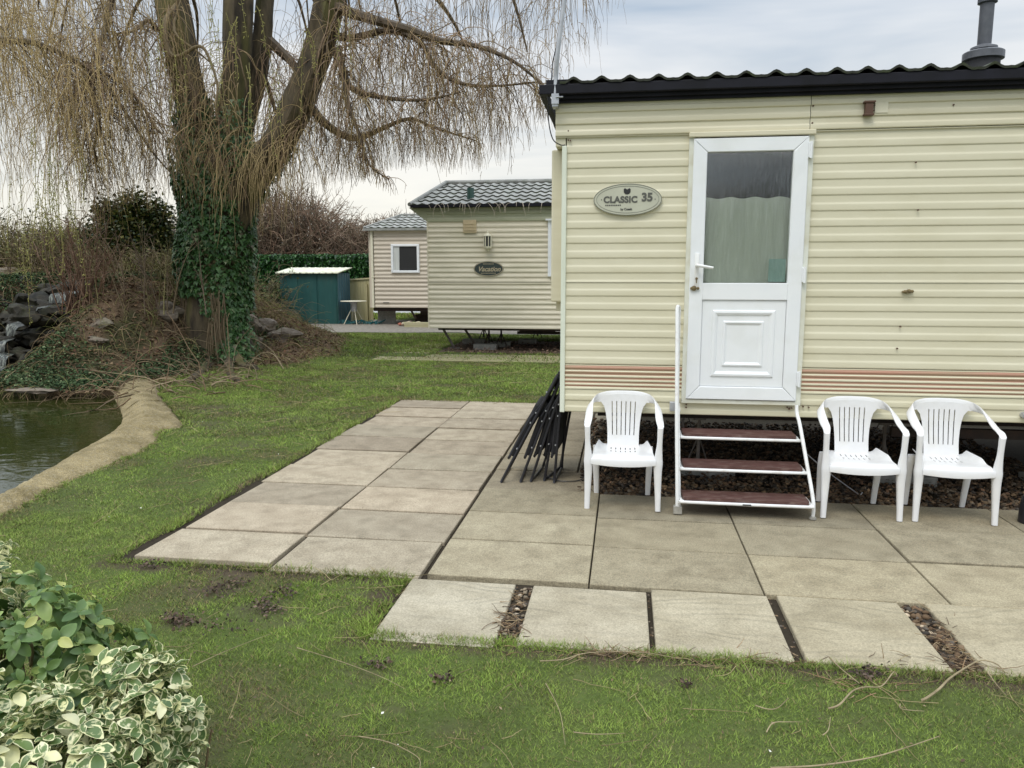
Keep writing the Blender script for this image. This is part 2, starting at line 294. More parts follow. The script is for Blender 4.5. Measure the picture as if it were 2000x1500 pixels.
class MB:
    """collects shapes (world coordinates) and links them as one mesh object"""
    def __init__(s): s.v = []; s.f = []; s.c = []
    def add(s, vs, fs, col=None):
        n = len(s.v); s.v += [tuple(p) for p in vs]; s.f += [tuple(i + n for i in f) for f in fs]
        s.c += [col or (1, 1, 1)] * len(vs); return s
    def box(s, x0, x1, y0, y1, z0, z1, col=None, M_=None, bev=0):
        if bev:
            bm = bmesh.new(); bmesh.ops.create_cube(bm, size=1)
            for v in bm.verts: v.co = Vector(((x0 + x1) / 2 + v.co.x * (x1 - x0), (y0 + y1) / 2 + v.co.y * (y1 - y0), (z0 + z1) / 2 + v.co.z * (z1 - z0)))
            bmesh.ops.bevel(bm, geom=bm.edges[:], offset=bev, segments=2, affect='EDGES', profile=.5)
            bm.verts.index_update(); vs = [v.co.copy() for v in bm.verts]; fs = [[v.index for v in f.verts] for f in bm.faces]; bm.free()
        else:
            vs = [Vector(p) for p in ((x0, y0, z0), (x1, y0, z0), (x1, y1, z0), (x0, y1, z0), (x0, y0, z1), (x1, y0, z1), (x1, y1, z1), (x0, y1, z1))]
            fs = [(0, 3, 2, 1), (4, 5, 6, 7), (0, 1, 5, 4), (1, 2, 6, 5), (2, 3, 7, 6), (3, 0, 4, 7)]
        if M_ is not None: vs = [M_ @ v for v in vs]
        return s.add(vs, fs, col)
    def tube(s, pts, r, n=8, col=None, cap=True, sub=0, jit=0):
        pts = [Vector(p) for p in pts]; rs = list(r) if hasattr(r, '__len__') else [r] * len(pts)
        if sub:
            P = []; Q = []
            for i in range(len(pts) - 1):
                p0 = pts[max(i - 1, 0)]; p1 = pts[i]; p2 = pts[i + 1]; p3 = pts[min(i + 2, len(pts) - 1)]
                for k in range(sub):
                    t = k / sub; P.append(.5 * ((2 * p1) + (p2 - p0) * t + (2 * p0 - 5 * p1 + 4 * p2 - p3) * t * t + (3 * p1 - p0 - 3 * p2 + p3) * t ** 3))
                    Q.append(rs[i] * (1 - t) + rs[i + 1] * t)
            P.append(pts[-1]); Q.append(rs[-1]); pts, rs = P, Q
        vs = []; fs = []; ref = None
        for i, p in enumerate(pts):
            d = (pts[min(i + 1, len(pts) - 1)] - pts[max(i - 1, 0)])
            if d.length < 1e-9: d = Vector((0, 0, 1))
            d.normalize()
            if ref is None: ref = d.orthogonal().normalized()
            ref = (ref - d * ref.dot(d)); ref = ref.normalized() if ref.length > 1e-6 else d.orthogonal().normalized()
            b = d.cross(ref)
            for k in range(n):
                a = 2 * PI * k / n; rr = rs[i]
                if jit: rr *= 1 + jit * (mnoise.noise(Vector((p.x * 2 + math.cos(a) * 1.5, p.y * 2 + math.sin(a) * 1.5, p.z * .7))) )
                vs.append(p + (ref * math.cos(a) + b * math.sin(a)) * rr)
        for i in range(len(pts) - 1):
            for k in range(n):
                k2 = (k + 1) % n; fs.append((i * n + k, i * n + k2, (i + 1) * n + k2, (i + 1) * n + k))
        if cap: fs.append(tuple(range(n))[::-1]); fs.append(tuple((len(pts) - 1) * n + k for k in range(n)))
        return s.add(vs, fs, col)
    def lathe(s, c, prof, n=24, col=None, ax='z'):
        vs = []; fs = []
        for r_, z_ in prof:
            for k in range(n):
                a = 2 * PI * k / n
                if ax == 'z': vs.append((c[0] + r_ * math.cos(a), c[1] + r_ * math.sin(a), c[2] + z_))
                else: vs.append((c[0] + r_ * math.cos(a), c[1] + z_, c[2] + r_ * math.sin(a)))
        m = len(prof)
        for i in range(m - 1):
            for k in range(n):
                k2 = (k + 1) % n; q = (i * n + k, i * n + k2, (i + 1) * n + k2, (i + 1) * n + k)
                fs.append(q if ax == 'z' else q[::-1])
        fs.append(tuple(range(n))[::-1] if ax == 'z' else tuple(range(n))); t = tuple((m - 1) * n + k for k in range(n)); fs.append(t if ax == 'z' else t[::-1])
        return s.add(vs, fs, col)
    def rock(s, c, r, seed, sub=2, flat=(1, 1, .7), rough=.35, col=None):
        bm = bmesh.new(); bmesh.ops.create_icosphere(bm, subdivisions=sub, radius=1)
        vs = []
        for v in bm.verts:
            n = mnoise.noise(v.co * 1.1 + Vector((seed * 3.7, seed, 0))) * rough * 1.6 + mnoise.noise(v.co * 2.7 + Vector((seed, 5, 0))) * rough * .6
            q = v.co * (1 + n); vs.append(Vector((c[0] + q.x * r * flat[0], c[1] + q.y * r * flat[1], c[2] + q.z * r * flat[2])))
        bm.verts.index_update(); fs = [[v.index for v in f.verts] for f in bm.faces]; bm.free(); return s.add(vs, fs, col)
    def build(s, name, m, parent=None, smooth=False, colattr=False):
        org = WORG.get(parent.name, Vector((0, 0, 0))) if parent else Vector((0, 0, 0))
        me = bpy.data.meshes.new(name)
        vs = [(a - org.x, b - org.y, c - org.z) for a, b, c in s.v] if parent else s.v
        me.from_pydata(vs, [], s.f)
        if colattr:
            a = me.color_attributes.new('Col', 'FLOAT_COLOR', 'POINT'); arr = np.ones((len(s.v), 4), np.float32); arr[:, :3] = np.array(s.c, np.float32); a.data.foreach_set('color', arr.ravel())
        return finish(name, me, m, parent, smooth, org)
def np_mesh(name, V, F, m, parent=None, cols=None, smooth=False):
    """V (n,3) float, F (k,3|4) int, optional per-vertex colours"""
    org = WORG.get(parent.name, Vector((0, 0, 0))) if parent else Vector((0, 0, 0))
    me = bpy.data.meshes.new(name); V = np.asarray(V, np.float32) - np.array(org, np.float32); F = np.asarray(F, np.int32); k = F.shape[1]
    me.vertices.add(len(V)); me.vertices.foreach_set('co', V.ravel())
    me.loops.add(F.size); me.loops.foreach_set('vertex_index', F.ravel())
    me.polygons.add(len(F)); me.polygons.foreach_set('loop_start', np.arange(0, F.size, k, dtype=np.int32))
    me.polygons.foreach_set('loop_total', np.full(len(F), k, np.int32))
    if cols is not None:
        a = me.color_attributes.new('Col', 'FLOAT_COLOR', 'POINT'); arr = np.ones((len(V), 4), np.float32); arr[:, :3] = cols; a.data.foreach_set('color', arr.ravel())
    me.update(calc_edges=True); me.validate()
    return finish(name, me, m, parent, smooth, org)
def text_mesh(body, size, loc, m, parent, name='lettering', ext=.0015, shear=0, bold=0, sx=1, spacing=1):
    cu = bpy.data.curves.new('t', 'FONT'); cu.body = body; cu.size = size; cu.extrude = ext; cu.align_x = 'CENTER'; cu.align_y = 'CENTER'; cu.shear = shear; cu.offset = bold; cu.space_character = spacing
    o = bpy.data.objects.new('t', cu); C.objects.link(o); dg = bpy.context.evaluated_depsgraph_get(); dg.update()
    me = bpy.data.meshes.new_from_object(o.evaluated_get(dg)); bpy.data.objects.remove(o)
    me.transform(Matrix.Diagonal((sx, 1, 1, 1))); me.transform(Matrix.Rotation(PI / 2, 4, 'X'))
    org = WORG[parent.name]; me.transform(Matrix.Translation(Vector(loc) - org)); me.materials.clear()
    return finish(name, me, m, parent, False, org)

# instanced small shapes, baked with numpy: base verts (n,3), faces, transforms
def rotmats(yaw, pitch, roll):
    cy, sy, cp, sp, cr_, sr = np.cos(yaw), np.sin(yaw), np.cos(pitch), np.sin(pitch), np.cos(roll), np.sin(roll)
    m = np.empty((len(yaw), 3, 3))
    m[:, 0, 0] = cy * cp; m[:, 0, 1] = cy * sp * sr - sy * cr_; m[:, 0, 2] = cy * sp * cr_ + sy * sr
    m[:, 1, 0] = sy * cp; m[:, 1, 1] = sy * sp * sr + cy * cr_; m[:, 1, 2] = sy * sp * cr_ - cy * sr
    m[:, 2, 0] = -sp; m[:, 2, 1] = cp * sr; m[:, 2, 2] = cp * cr_
    return m
def scatter(bv, bf, P, rot, S, cols, vcol=None):
    bv = np.asarray(bv, float); bf = np.asarray(bf, int); n = len(P); S = np.asarray(S, float)
    if S.ndim == 1: S = S[:, None]
    V = np.einsum('nij,nkj->nki', rot, bv[None] * S[:, None, :]) + np.asarray(P)[:, None]
    F = bf[None] + (np.arange(n) * len(bv))[:, None, None]
    Cc = np.repeat(np.asarray(cols)[:, None], len(bv), 1)
    if vcol is not None: Cc = Cc * np.asarray(vcol)[None]
    return V.reshape(-1, 3), F.reshape(-1, bf.shape[1]), Cc.reshape(-1, 3)
def cat(parts):
    V = []; F = []; K = []; n = 0
    for v, f, c in parts: V.append(v); F.append(f + n); K.append(c); n += len(v)
    return np.concatenate(V), np.concatenate(F), np.concatenate(K)
# hanging / growing hair-like stems: start points, directions -> 3-sided tubes, vectorised
def strands(P0, D0, Ln, seg, grav, r0, r1, cols, wig=.25, seed=0, tipcol=None, floor=None):
    rg = np.random.default_rng(seed); n = len(P0); P = np.array(P0, float); D = np.array(D0, float); D /= np.linalg.norm(D, axis=1)[:, None]
    st = (np.asarray(Ln) / seg)[:, None]; pts = [P.copy()]
    drift = rg.normal(0, 1, (n, 3)) * .3
    for k in range(seg):
        D = D + np.array([0, 0, -1.0]) * np.asarray(grav).reshape(-1, 1) / seg + (rg.normal(0, 1, (n, 3)) * wig + drift * wig * .3) / math.sqrt(seg)
        D /= np.linalg.norm(D, axis=1)[:, None]; P = P + D * st
        if floor is not None: P[:, 2] = np.maximum(P[:, 2], floor)
        pts.append(P.copy())
    pts = np.stack(pts, 1)                                  # n, seg+1, 3
    T = np.gradient(pts, axis=1); T /= np.maximum(np.linalg.norm(T, axis=2), 1e-9)[..., None]
    A = np.cross(T, np.array([.31, .87, .12])); A /= np.maximum(np.linalg.norm(A, axis=2), 1e-9)[..., None]; B = np.cross(T, A)
    t = np.linspace(0, 1, seg + 1); rad = (np.asarray(r0).reshape(-1, 1) * (1 - t) + np.asarray(r1).reshape(-1, 1) * t)[..., None]
    ring = [pts + (A * math.cos(a) + B * math.sin(a)) * rad for a in (0, 2 * PI / 3, 4 * PI / 3)]
    V = np.stack(ring, 2).reshape(n, -1, 3); m = (seg + 1) * 3
    f = []
    for i in range(seg):
        for k in range(3): k2 = (k + 1) % 3; f.append((i * 3 + k, i * 3 + k2, (i + 1) * 3 + k2, (i + 1) * 3 + k))
    F = np.array(f)[None] + (np.arange(n) * m)[:, None, None]
    cc = np.asarray(cols)
    if cc.ndim == 1: cc = np.tile(cc, (n, 1))
    K = np.repeat(cc[:, None], m, 1)
    if tipcol is not None:
        tt = np.repeat(t, 3)[None, :, None]; K = K * (1 - tt) + np.asarray(tipcol) * tt
    return V.reshape(-1, 3), F.reshape(-1, 4), K.reshape(-1, 3), pts

#==SETTING==
def inpoly(x, y, poly):
    x = np.asarray(x); y = np.asarray(y); r = np.zeros(x.shape, bool); n = len(poly)
    for i in range(n):
        x0, y0 = poly[i][0], poly[i][1]; x1, y1 = poly[(i + 1) % n][0], poly[(i + 1) % n][1]
        if y0 == y1: continue
        c = ((y0 > y) != (y1 > y)) & (x < (x1 - x0) * (y - y0) / (y1 - y0) + x0); r ^= c
    return r
def spline2(pts, sub=6):
    pts = [Vector(p) for p in pts]; o = []
    for i in range(len(pts) - 1):
        p0 = pts[max(i - 1, 0)]; p1 = pts[i]; p2 = pts[i + 1]; p3 = pts[min(i + 2, len(pts) - 1)]
        for k in range(sub):
            t = k / sub; o.append(.5 * ((2 * p1) + (p2 - p0) * t + (2 * p0 - 5 * p1 + 4 * p2 - p3) * t * t + (3 * p1 - p0 - 3 * p2 + p3) * t ** 3))
    return o + [pts[-1]]
GZ = -0.008      # turf soil level; paving tops are z = 0
inner = [gr(a, b, -.09) for a, b in ((-260, 1090), (-120, 1030), (30, 962), (110, 903), (200, 850), (229, 822), (226, 795), (212, 772))]
outer = [gr(a, b, -.02) for a, b in ((-260, 1170), (-120, 1085), (0, 1015), (110, 955), (210, 915), (300, 868), (318, 845), (360, 828), (318, 775), (308, 740))]
inner.append(Vector((-7.2, 9.9, -.09)))
pond_poly = [(p.x, p.y) for p in inner] + [(-8.3, 9.75), (-9.2, 9.6), (-10.2, 10.6), (-12.5, 10.8), (-16, 9), (-16, 2), (-7, 1.0), (-4.6, 2.6)]
rim_poly = [(p.x, p.y) for p in spline2(outer)] + [(p.x - .05, p.y) for p in spline2(inner)][::-1]
P_ROWS = [3.85, 4.435, 5.0, 5.575]
def mound(x, y):
    x = np.asarray(x, float); y = np.asarray(y, float)
    A = 1.22 * sstep(-6.3, -9.4, x) + .30 * sstep(-4.9, -6.6, x)
    y0 = 9.5 + 2.5 * sstep(-8.9, -6.6, x) + 1.7 * np.exp(-((x + 10.05) / .75) ** 2)
    prof = sstep(y0, y0 + 3.2, y) * (1 - sstep(15.4, 19.6, y))
    return A * prof * (.9 + .25 * fbm(x * .9, y * .9, 3)) + .06 * (fbm(x * 3, y * 3, 8) - .5) * (A > .1) * prof
def ground_z(x, y):
    z = GZ + .012 * (fbm(x * 1.1, y * 1.1, 5) - .5) + mound(x, y)
    return z
def patio_mask(x, y, m=0.0):
    a = (x > -1.07 - m) & (x < 5.2) & (y > 3.82 - m) & (y < 5.6 + m)
    b = (x > -2.85 - m) & (x < -.33) & (y > 3.82 - m) & (y < 9.5 + m)
    c = (x > -1.13 - m) & (x < 5.2) & (y > 3.15 - m) & (y < 3.9)
    return a | b | c
def bank_amt(x, y):       # leaf litter / ground cover area round the pond and tree
    wob = .5 * (fbm(x * 1.5, y * 1.5, 21) - .5)
    edge = np.where(x < -7.0, 10.2, 10.2) + wob
    right = -6.55 + .35 * (y - 11.5) * 0 + wob * 1.6
    lim = np.interp(y, [9.5, 11, 12.3, 13.0, 14.5, 16.5, 18, 20], [-7.3, -7.2, -6.9, -5.9, -5.5, -6.3, -7.5, -9])
    return sstep(.12, -.22, x - lim - wob * 1.2) * sstep(9.3, 9.7, y) * (1 - sstep(19.3, 20.3, y))
def track_amt(x, y): return sstep(20.3, 20.7, y + .5 * (fbm(x * .9, y * .9, 31) - .5) * 1.2) * (1 - sstep(26.8, 27.3, y))
def under_c2(x, y): return ((x > -3.9) & (y > 15.6) & (y < 18.6)).astype(float)
def pads_c2(x, y): return (x > -4.9) & (x < 2.5) & (y > 14.0) & (y < 15.45)
def bare_amt(x, y):
    m = 0 * x
    for px, py, r in ((350, 1215, .10), (420, 1155, .17), (510, 1190, .15), (460, 1125, .12), (300, 1110, .1), (560, 1215, .08), (1330, 1330, .1), (720, 1170, .17), (720, 1320, .1), (880, 1430, .06), (770, 1390, .05),
                      (395, 830, .35), (430, 800, .4), (480, 870, .25), (560, 820, .25), (400, 900, .15)):
        p = gr(px, py, GZ); sx = r; d = np.hypot((x - p.x) / (sx * 1.5), (y - p.y) / sx); m = np.maximum(m, np.clip(1.25 - d, 0, 1))
    return m
def lawn_density(x, y):
    nz_ = .10 * (fbm(x * 3.1, y * 3.1, 88) - .42); d = np.ones_like(x); d[patio_mask(x + np.where(x < -2.5, nz_, 0), y + np.where(y < 4, np.minimum(nz_, .0) * -.9, 0), -.03)] = 0; wx = .16 * (fbm(x * 4, y * 4, 89) - .35); d[inpoly(x, y, pond_poly) | inpoly(x + wx, y + wx * .6, rim_poly)] = 0
    d *= 1 - bank_amt(x, y); d *= 1 - track_amt(x, y); d *= 1 - under_c2(x, y)
    d[pads_c2(x, y)] *= .25
    d *= 1 - np.clip(bare_amt(x, y) * .95, 0, .80) * sstep(.40, .58, fbm(x * 7, y * 7, 77))
    patchy = fbm(x * 2.2, y * 2.2, 41, 5); d *= .72 + .28 * sstep(.30, .46, patchy)
    d[(x > -.35) & (y > 5.5) & (y < 9.2)] = 0
    return d
# ---- ground sheet
def axis(segs):
    o = []
    for a, b, s in segs: o += list(np.arange(a, b - 1e-6, s))
    return np.array(o + [segs[-1][1]])
gx = axis([(-900, -100, 80), (-100, -30, 10), (-30, -17, 1), (-17, -8, .11), (-8, -4.4, .07), (-4.4, 3.2, .06), (3.2, 8, .3), (8, 30, 2), (30, 100, 10), (100, 900, 80)])
gy = axis([(-300, -60, 40), (-60, -10, 5), (-10, 1.2, .7), (1.2, 5, .06), (5, 13.6, .08), (13.6, 22, .14), (22, 40, .6), (40, 100, 6), (100, 1500, 140)])
X, Y = np.meshgrid(gx, gy); Z = ground_z(X, Y)
inp = inpoly(X, Y, pond_poly); Z = np.where(inp, -.55, np.where(inpoly(X, Y, rim_poly), -.2, Z))
Z = np.where(patio_mask(X, Y, -.02), -.030, Z)
Z = np.where((X > -.3) & (Y > 5.6) & (Y < 9), -.045, Z)
f1 = fbm(X * 2.2, Y * 2.2, 41, 5); f2 = fbm(X * 8, Y * 8, 42, 4); f3 = fbm(X * .5, Y * .5, 43, 3)
def mixc(a, b, t): return a * (1 - t[..., None]) + np.array(b) * t[..., None]
K = np.zeros(X.shape + (3,)) + np.array((.068, .088, .027))
K = mixc(K, (.082, .112, .030), sstep(.35, .65, f1)); K = mixc(K, (.115, .085, .055), .30 * sstep(.46, .28, f1) + .22 * sstep(.5, .7, f2))
far = sstep(12, 40, Y); K = mixc(K, (.105, .150, .035), far * .8)
K = mixc(K, (.085, .068, .042), np.clip(bare_amt(X, Y), 0, 1) * .55)
K = mixc(K, (.135, .092, .058), bank_amt(X, Y)); K = mixc(K, (.045, .055, .022), bank_amt(X, Y) * sstep(.45, .6, f1) * .8)
K = mixc(K, (.11, .08, .055), under_c2(X, Y)); K = mixc(K, (.04, .032, .022), patio_mask(X, Y, .05).astype(float))
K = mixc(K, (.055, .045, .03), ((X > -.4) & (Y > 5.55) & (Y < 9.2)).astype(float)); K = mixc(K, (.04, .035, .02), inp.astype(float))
# scuffed soil line where the paving meets the turf
K = mixc(K, (.075, .055, .038), (patio_mask(X, Y, .11) & ~patio_mask(X, Y, 0)).astype(float) * .8)
ny, nx = X.shape; idx = np.arange(nx * ny).reshape(ny, nx)
F = np.stack([idx[:-1, :-1], idx[:-1, 1:], idx[1:, 1:], idx[1:, :-1]], -1).reshape(-1, 4)
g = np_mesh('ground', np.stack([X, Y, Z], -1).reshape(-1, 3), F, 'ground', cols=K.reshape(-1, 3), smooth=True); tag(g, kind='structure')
# ---- pond
b = MB(); b.add([(-17, .5, -.115), (-4.3, .5, -.115), (-4.1, 4.6, -.115), (-5.0, 7.5, -.115), (-6.4, 10.0, -.115), (-8, 10.6, -.115), (-17, 12.5, -.115)], [(0, 1, 2, 3, 4, 5, 6)])
tag(b.build('pond_water', 'water'), kind='structure')
# ---- cast concrete pond rim: rounded strip, cracked across in two places
o_s = spline2(outer, 8); i_s = spline2(inner, 8)
def resample(p, n):
    L = [0]
    for a, c in zip(p, p[1:]): L.append(L[-1] + (c - a).length)
    r = []; j = 0
    for k in range(n):
        t = L[-1] * k / (n - 1)
        while j < len(p) - 2 and L[j + 1] < t: j += 1
        u = (t - L[j]) / max(1e-9, L[j + 1] - L[j]); r.append(p[j].lerp(p[j + 1], min(1, u)))
    return r
# rungs: match outer stations to inner stations by depth
NR = 460; oR = resample(o_s, NR); iR = resample(i_s, NR); b = MB(); NP = 11
for k in range(NR):
    a, c = iR[k], oR[k]
    for j in range(NP):
        t = j / (NP - 1); p = a.lerp(c, t)
        z = .018 * mnoise.noise(p * 9) + .012 * mnoise.noise(p * 23) - .13 + .185 * math.sin(min(1, t * 1.75) * PI / 2) - .075 * max(0, t - .55) / .45 + .012 * mnoise.noise(p * 4)
        if k in (330, 331, 373, 406): z -= .05
        if t == 0: z = -.3
        if t == 1: z = -.06; p = p + (c - a).normalized() * .02 * mnoise.noise(p * 9)
        p = p + (c - a).normalized() * .04 * mnoise.noise(Vector((p.x * 2.5, p.y * 2.5, 3))) * t
        b.v.append((p.x, p.y, z)); b.c.append(WH)
for k in range(NR - 1):
    for j in range(NP - 1): b.f.append((k * NP + j, k * NP + j + 1, (k + 1) * NP + j + 1, (k + 1) * NP + j))
o = b.build('pond_rim', 'rimc', smooth=True); tag(o, 'rough mossy concrete rim curving round the pond edge', 'pond rim')
# cracks are narrow dark wedges lying on the rim
# ---- patio slabs
def slab(b, x0, x1, y0, y1, top, tone, seed, th=.042, tilt=.004, br=.006):
    rg = random.Random(seed); bm = bmesh.new(); bmesh.ops.create_cube(bm, size=1)
    for v in bm.verts: v.co = Vector((v.co.x * (x1 - x0), v.co.y * (y1 - y0), v.co.z * th))
    bmesh.ops.bevel(bm, geom=[e for e in bm.edges if all(v.co.z > 0 for v in e.verts)], offset=br, segments=2, affect='EDGES', profile=.5)
    M_ = Matrix.Translation(((x0 + x1) / 2, (y0 + y1) / 2, top - th / 2)) @ Euler((rg.uniform(-1, 1) * tilt, rg.uniform(-1, 1) * tilt * .6, rg.uniform(-1, 1) * .004)).to_matrix().to_4x4()
    bm.verts.index_update(); b.add([M_ @ v.co for v in bm.verts], [[v.index for v in f.verts] for f in bm.faces], tone); bm.free()
b = MB(); rg = random.Random(5); colsX = [-1.04, -.155, .735, 1.62, 2.52, 3.41, 4.30, 5.18]
for i in range(7):
    for j in range(3):
        t = rg.uniform(.80, 1.02); hue = rg.uniform(-.03, .01)
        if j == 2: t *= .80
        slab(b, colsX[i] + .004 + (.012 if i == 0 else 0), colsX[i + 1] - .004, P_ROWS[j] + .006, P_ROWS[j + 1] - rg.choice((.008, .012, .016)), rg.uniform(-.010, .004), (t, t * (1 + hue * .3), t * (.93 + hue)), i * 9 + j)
rowsL = [3.79 + .575 * k for k in range(11)]
for i, (a, c) in enumerate(((-2.84, -1.945), (-1.925, -1.052))):
    off = .09 if i == 0 else 0.0
    for k in range(10):
        t = rg.uniform(.78, 1.12); pk = rg.uniform(0, .04)
        if k > 4: t *= .97
        y0 = rowsL[k] + (off if k == 0 else off * .3) + .012; y1 = rowsL[k + 1] + off * .3 - rg.choice((.006, .012, .022, .012))
        slab(b, a + ((.08 if k < 2 else .05 if k == 2 else .02) + rg.uniform(-.015, .02) if i == 0 else (.014 if k == 0 else -.006 + rg.uniform(0, .006))), c - (rg.uniform(0, .012) if i else -.002), y0, y1, rg.uniform(-.013, .001), (t * (1 + pk), t * (1 - pk * .1), t * (1.0 - pk * .3)), 100 + i * 20 + k, tilt=.009)
for k in range(7):
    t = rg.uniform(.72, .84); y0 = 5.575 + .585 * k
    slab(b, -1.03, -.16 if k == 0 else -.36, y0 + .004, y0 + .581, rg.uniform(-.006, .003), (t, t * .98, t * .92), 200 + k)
    slab(b, -.35, .0, y0 + .6, y0 + 1.18, -.012, (t * .9, t * .88, t * .82), 230 + k) if k < 5 else None
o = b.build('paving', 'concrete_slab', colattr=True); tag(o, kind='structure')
# five separate riven slabs in front of the patio
def riven_mat():
    m = mat('riven_pale_slab', (.375, .33, .24), (.49, .44, .335), rough=.9, scale=3.2, attr='Col', c3=(.27, .235, .165), s3=3.5, f3=.45, bump=.3, bscale=60, speck=.4)
    t = m.node_tree; L = t.links.new; b = t.nodes['Principled BSDF']; old = b.inputs['Normal'].links[0].from_node
    co = t.nodes.new('ShaderNodeTexCoord'); mp_ = t.nodes.new('ShaderNodeMapping'); mp_.inputs['Scale'].default_value = (1.0, 2.1, 1); L(co.outputs['Object'], mp_.inputs[0])
    n = t.nodes.new('ShaderNodeTexNoise'); n.inputs['Scale'].default_value = 1.6; n.inputs['Detail'].default_value = 1.5; L(mp_.outputs[0], n.inputs['Vector'])
    a = t.nodes.new('ShaderNodeMath'); a.operation = 'MULTIPLY'; a.inputs[1].default_value = 55; L(n.outputs[0], a.inputs[0])
    s = t.nodes.new('ShaderNodeMath'); s.operation = 'SINE'; L(a.outputs[0], s.inputs[0])
    p = t.nodes.new('ShaderNodeBump'); p.inputs['Strength'].default_value = .55; p.inputs['Distance'].default_value = .006; L(s.outputs[0], p.inputs['Height']); L(old.outputs[0], p.inputs['Normal'])
    L(p.outputs[0], b.inputs['Normal']); return m
mt['riven'] = riven_mat()
fs = [(-1.095, -.535, 3.10, 3.80, 'pale grey riven slab at the left end of the front row, dark soil on its left'),
      (-.44, .14, 3.145, 3.80, 'pale riven slab with a litter-filled gap on its left and dry twigs along its lawn edge'),
      (.165, .74, 3.16, 3.835, 'pale riven slab in the front row facing the entrance steps'),
      (.79, 1.365, 3.17, 3.855, 'buff riven slab just left of the wide pebble-filled gap'),
      (1.495, 2.10, 3.17, 3.87, 'buff riven slab right of the wide pebble-filled gap, cut off by the picture edge')]
for i, (a, c, d, e_, lb) in enumerate(fs):
    t = (1.02, 1.0, .98, .93, .96)[i]; bb = MB(); slab(bb, a, c, d, e_, -.004, (t, t * (.995, .985, .98, .97, .97)[i], t * (.98, .95, .92, .88, .88)[i]), 300 + i, th=.055, tilt=.006, br=.008)
    o = bb.build('paving_slab', 'riven', colattr=True); tag(o, lb, 'paving slab', 'loose slabs laid along the front of the patio')
# slab edging round the far caravan
b = MB()
for i in range(8):
    for j in range(2):
        if i == 0 and j == 1: continue
        t = rg.uniform(.75, .92); slab(b, -4.8 + i * .9, -3.92 + i * .9, 14.1 + j * .62, 14.69 + j * .62, -.004, (t * .95, t, t * .72), 400 + i * 3 + j)
for j in range(4): slab(b, -4.75, -4.0, 15.4 + j * .6, 15.96 + j * .6, -.004, (.8, .84, .6), 440 + j)
tag(b.build('paving', 'concrete_slab', colattr=True), kind='structure')
# ---- track, road, kerb
def sheet(name, poly, z, m): b = MB(); b.add([(x, y, z) for x, y in poly], [tuple(range(len(poly)))]); return tag(b.build(name, m), kind='structure')
pts = [(x, 20.75 + .25 * math.sin(x * .9) + .15 * math.sin(x * 2.3)) for x in np.arange(-34, 12, .7)]
sheet('gravel_track', pts + [(12, 26.6), (-34, 26.9)], .004, 'track')
sheet('road', [(-60, 31.5), (30, 31.2), (30, 34.0), (-60, 34.2)], .008, 'road')
b = MB(); b.box(-34, -9, 26.9, 27.05, -.05, .05); tag(b.build('kerb', 'concrete_slab'), kind='structure')
# ---- lawn blades
def lawn():
    parts = []
    def band(y0, y1, x0, x1, dens, w, h0, h1, seed, bands=None):
        rgn = np.random.default_rng(seed); n = int((y1 - y0) * (x1 - x0) * dens); x = rgn.uniform(x0, x1, n); y = rgn.uniform(y0, y1, n)
        px, py = pix(x, y, 0 * x); vis = (px > -260) & (px < 2260) & (py < 1750)
        keep = (rgn.random(n) < lawn_density(x, y)) & vis; x = x[keep]; y = y[keep]; n = len(x); z = ground_z(x, y) - .004
        cl_ = fbm(x * 8, y * 8, 52, 3); h = rgn.uniform(h0, h1, n) * (.6 + .75 * fbm(x * 1.3, y * 1.3, 51)) * (.45 + 1.15 * cl_); edge = patio_mask(x, y, .05); h = np.where(edge, h * 1.9, h)
        yaw = rgn.uniform(0, 2 * PI, n); lean = rgn.uniform(.3, 1.7, n) * h; ww = rgn.uniform(.6, 1.3, n) * w
        dx, dy = np.cos(yaw), np.sin(yaw); v = rgn.uniform(0, 2 * PI, n); lx, ly = np.cos(v) * lean, np.sin(v) * lean
        V = np.stack([np.stack([x - dx * ww / 2, y - dy * ww / 2, z], -1), np.stack([x + dx * ww / 2, y + dy * ww / 2, z], -1), np.stack([x + lx, y + ly, z + h], -1)], 1)
        a = fbm(x * 2.2, y * 2.2, 41, 5); a2 = fbm(x * .8 + 5, y * .8, 61, 3); r = rgn.random(n)[:, None]
        c = np.where(r < .5, (.148, .222, .040), (.210, .275, .056)) * 1.0
        t = sstep(.35, .65, a2)[:, None]; c = c * (1 - t) + np.array((.185, .245, .056)) * t
        c = c * (.62 + .80 * cl_)[:, None] * (.72 + .6 * rgn.random(n))[:, None] * (.78 + .45 * sstep(.3, .65, a))[:, None]  # clump noise darkens blade colour: painted patches of shade plus moss clumps
        q = rgn.random(n); dry = .11 + .30 * sstep(.52, .3, a); c = np.where((q < dry)[:, None], np.array((.29, .235, .11)) * (.6 + .7 * rgn.random(n))[:, None], c)
        Kc = np.repeat(c[:, None], 3, 1); Kc[:, :2] *= .68; Kc[:, 2] *= 1.12
        parts.append((V.reshape(-1, 3), np.arange(n * 3).reshape(-1, 3), Kc.reshape(-1, 3)))
    band(1.4, 3.2, -3.6, 2.8, 32000, .0036, .006, .019, 1)
    band(3.2, 4.6, -4.8, 3.6, 23000, .0046, .007, .020, 2)
    band(4.6, 7, -5.2, -.9, 9000, .0060, .008, .022, 3)
    band(7, 10, -6.8, 0, 5200, .0088, .012, .030, 4)
    band(10, 14.2, -8.2, 0, 2900, .012, .014, .034, 5)
    band(14.2, 21, -9, 1, 1300, .018, .025, .050, 6)
    band(27, 31.4, -20, -8, 420, .035, .03, .09, 7); band(34, 38, -22, -8, 300, .04, .03, .09, 8)
    V, F, K_ = cat(parts)
    tag(np_mesh('grass', V, F, 'matte', cols=K_), 'short mossy green lawn grass with worn brown patches', 'grass', kind='stuff')
lawn()

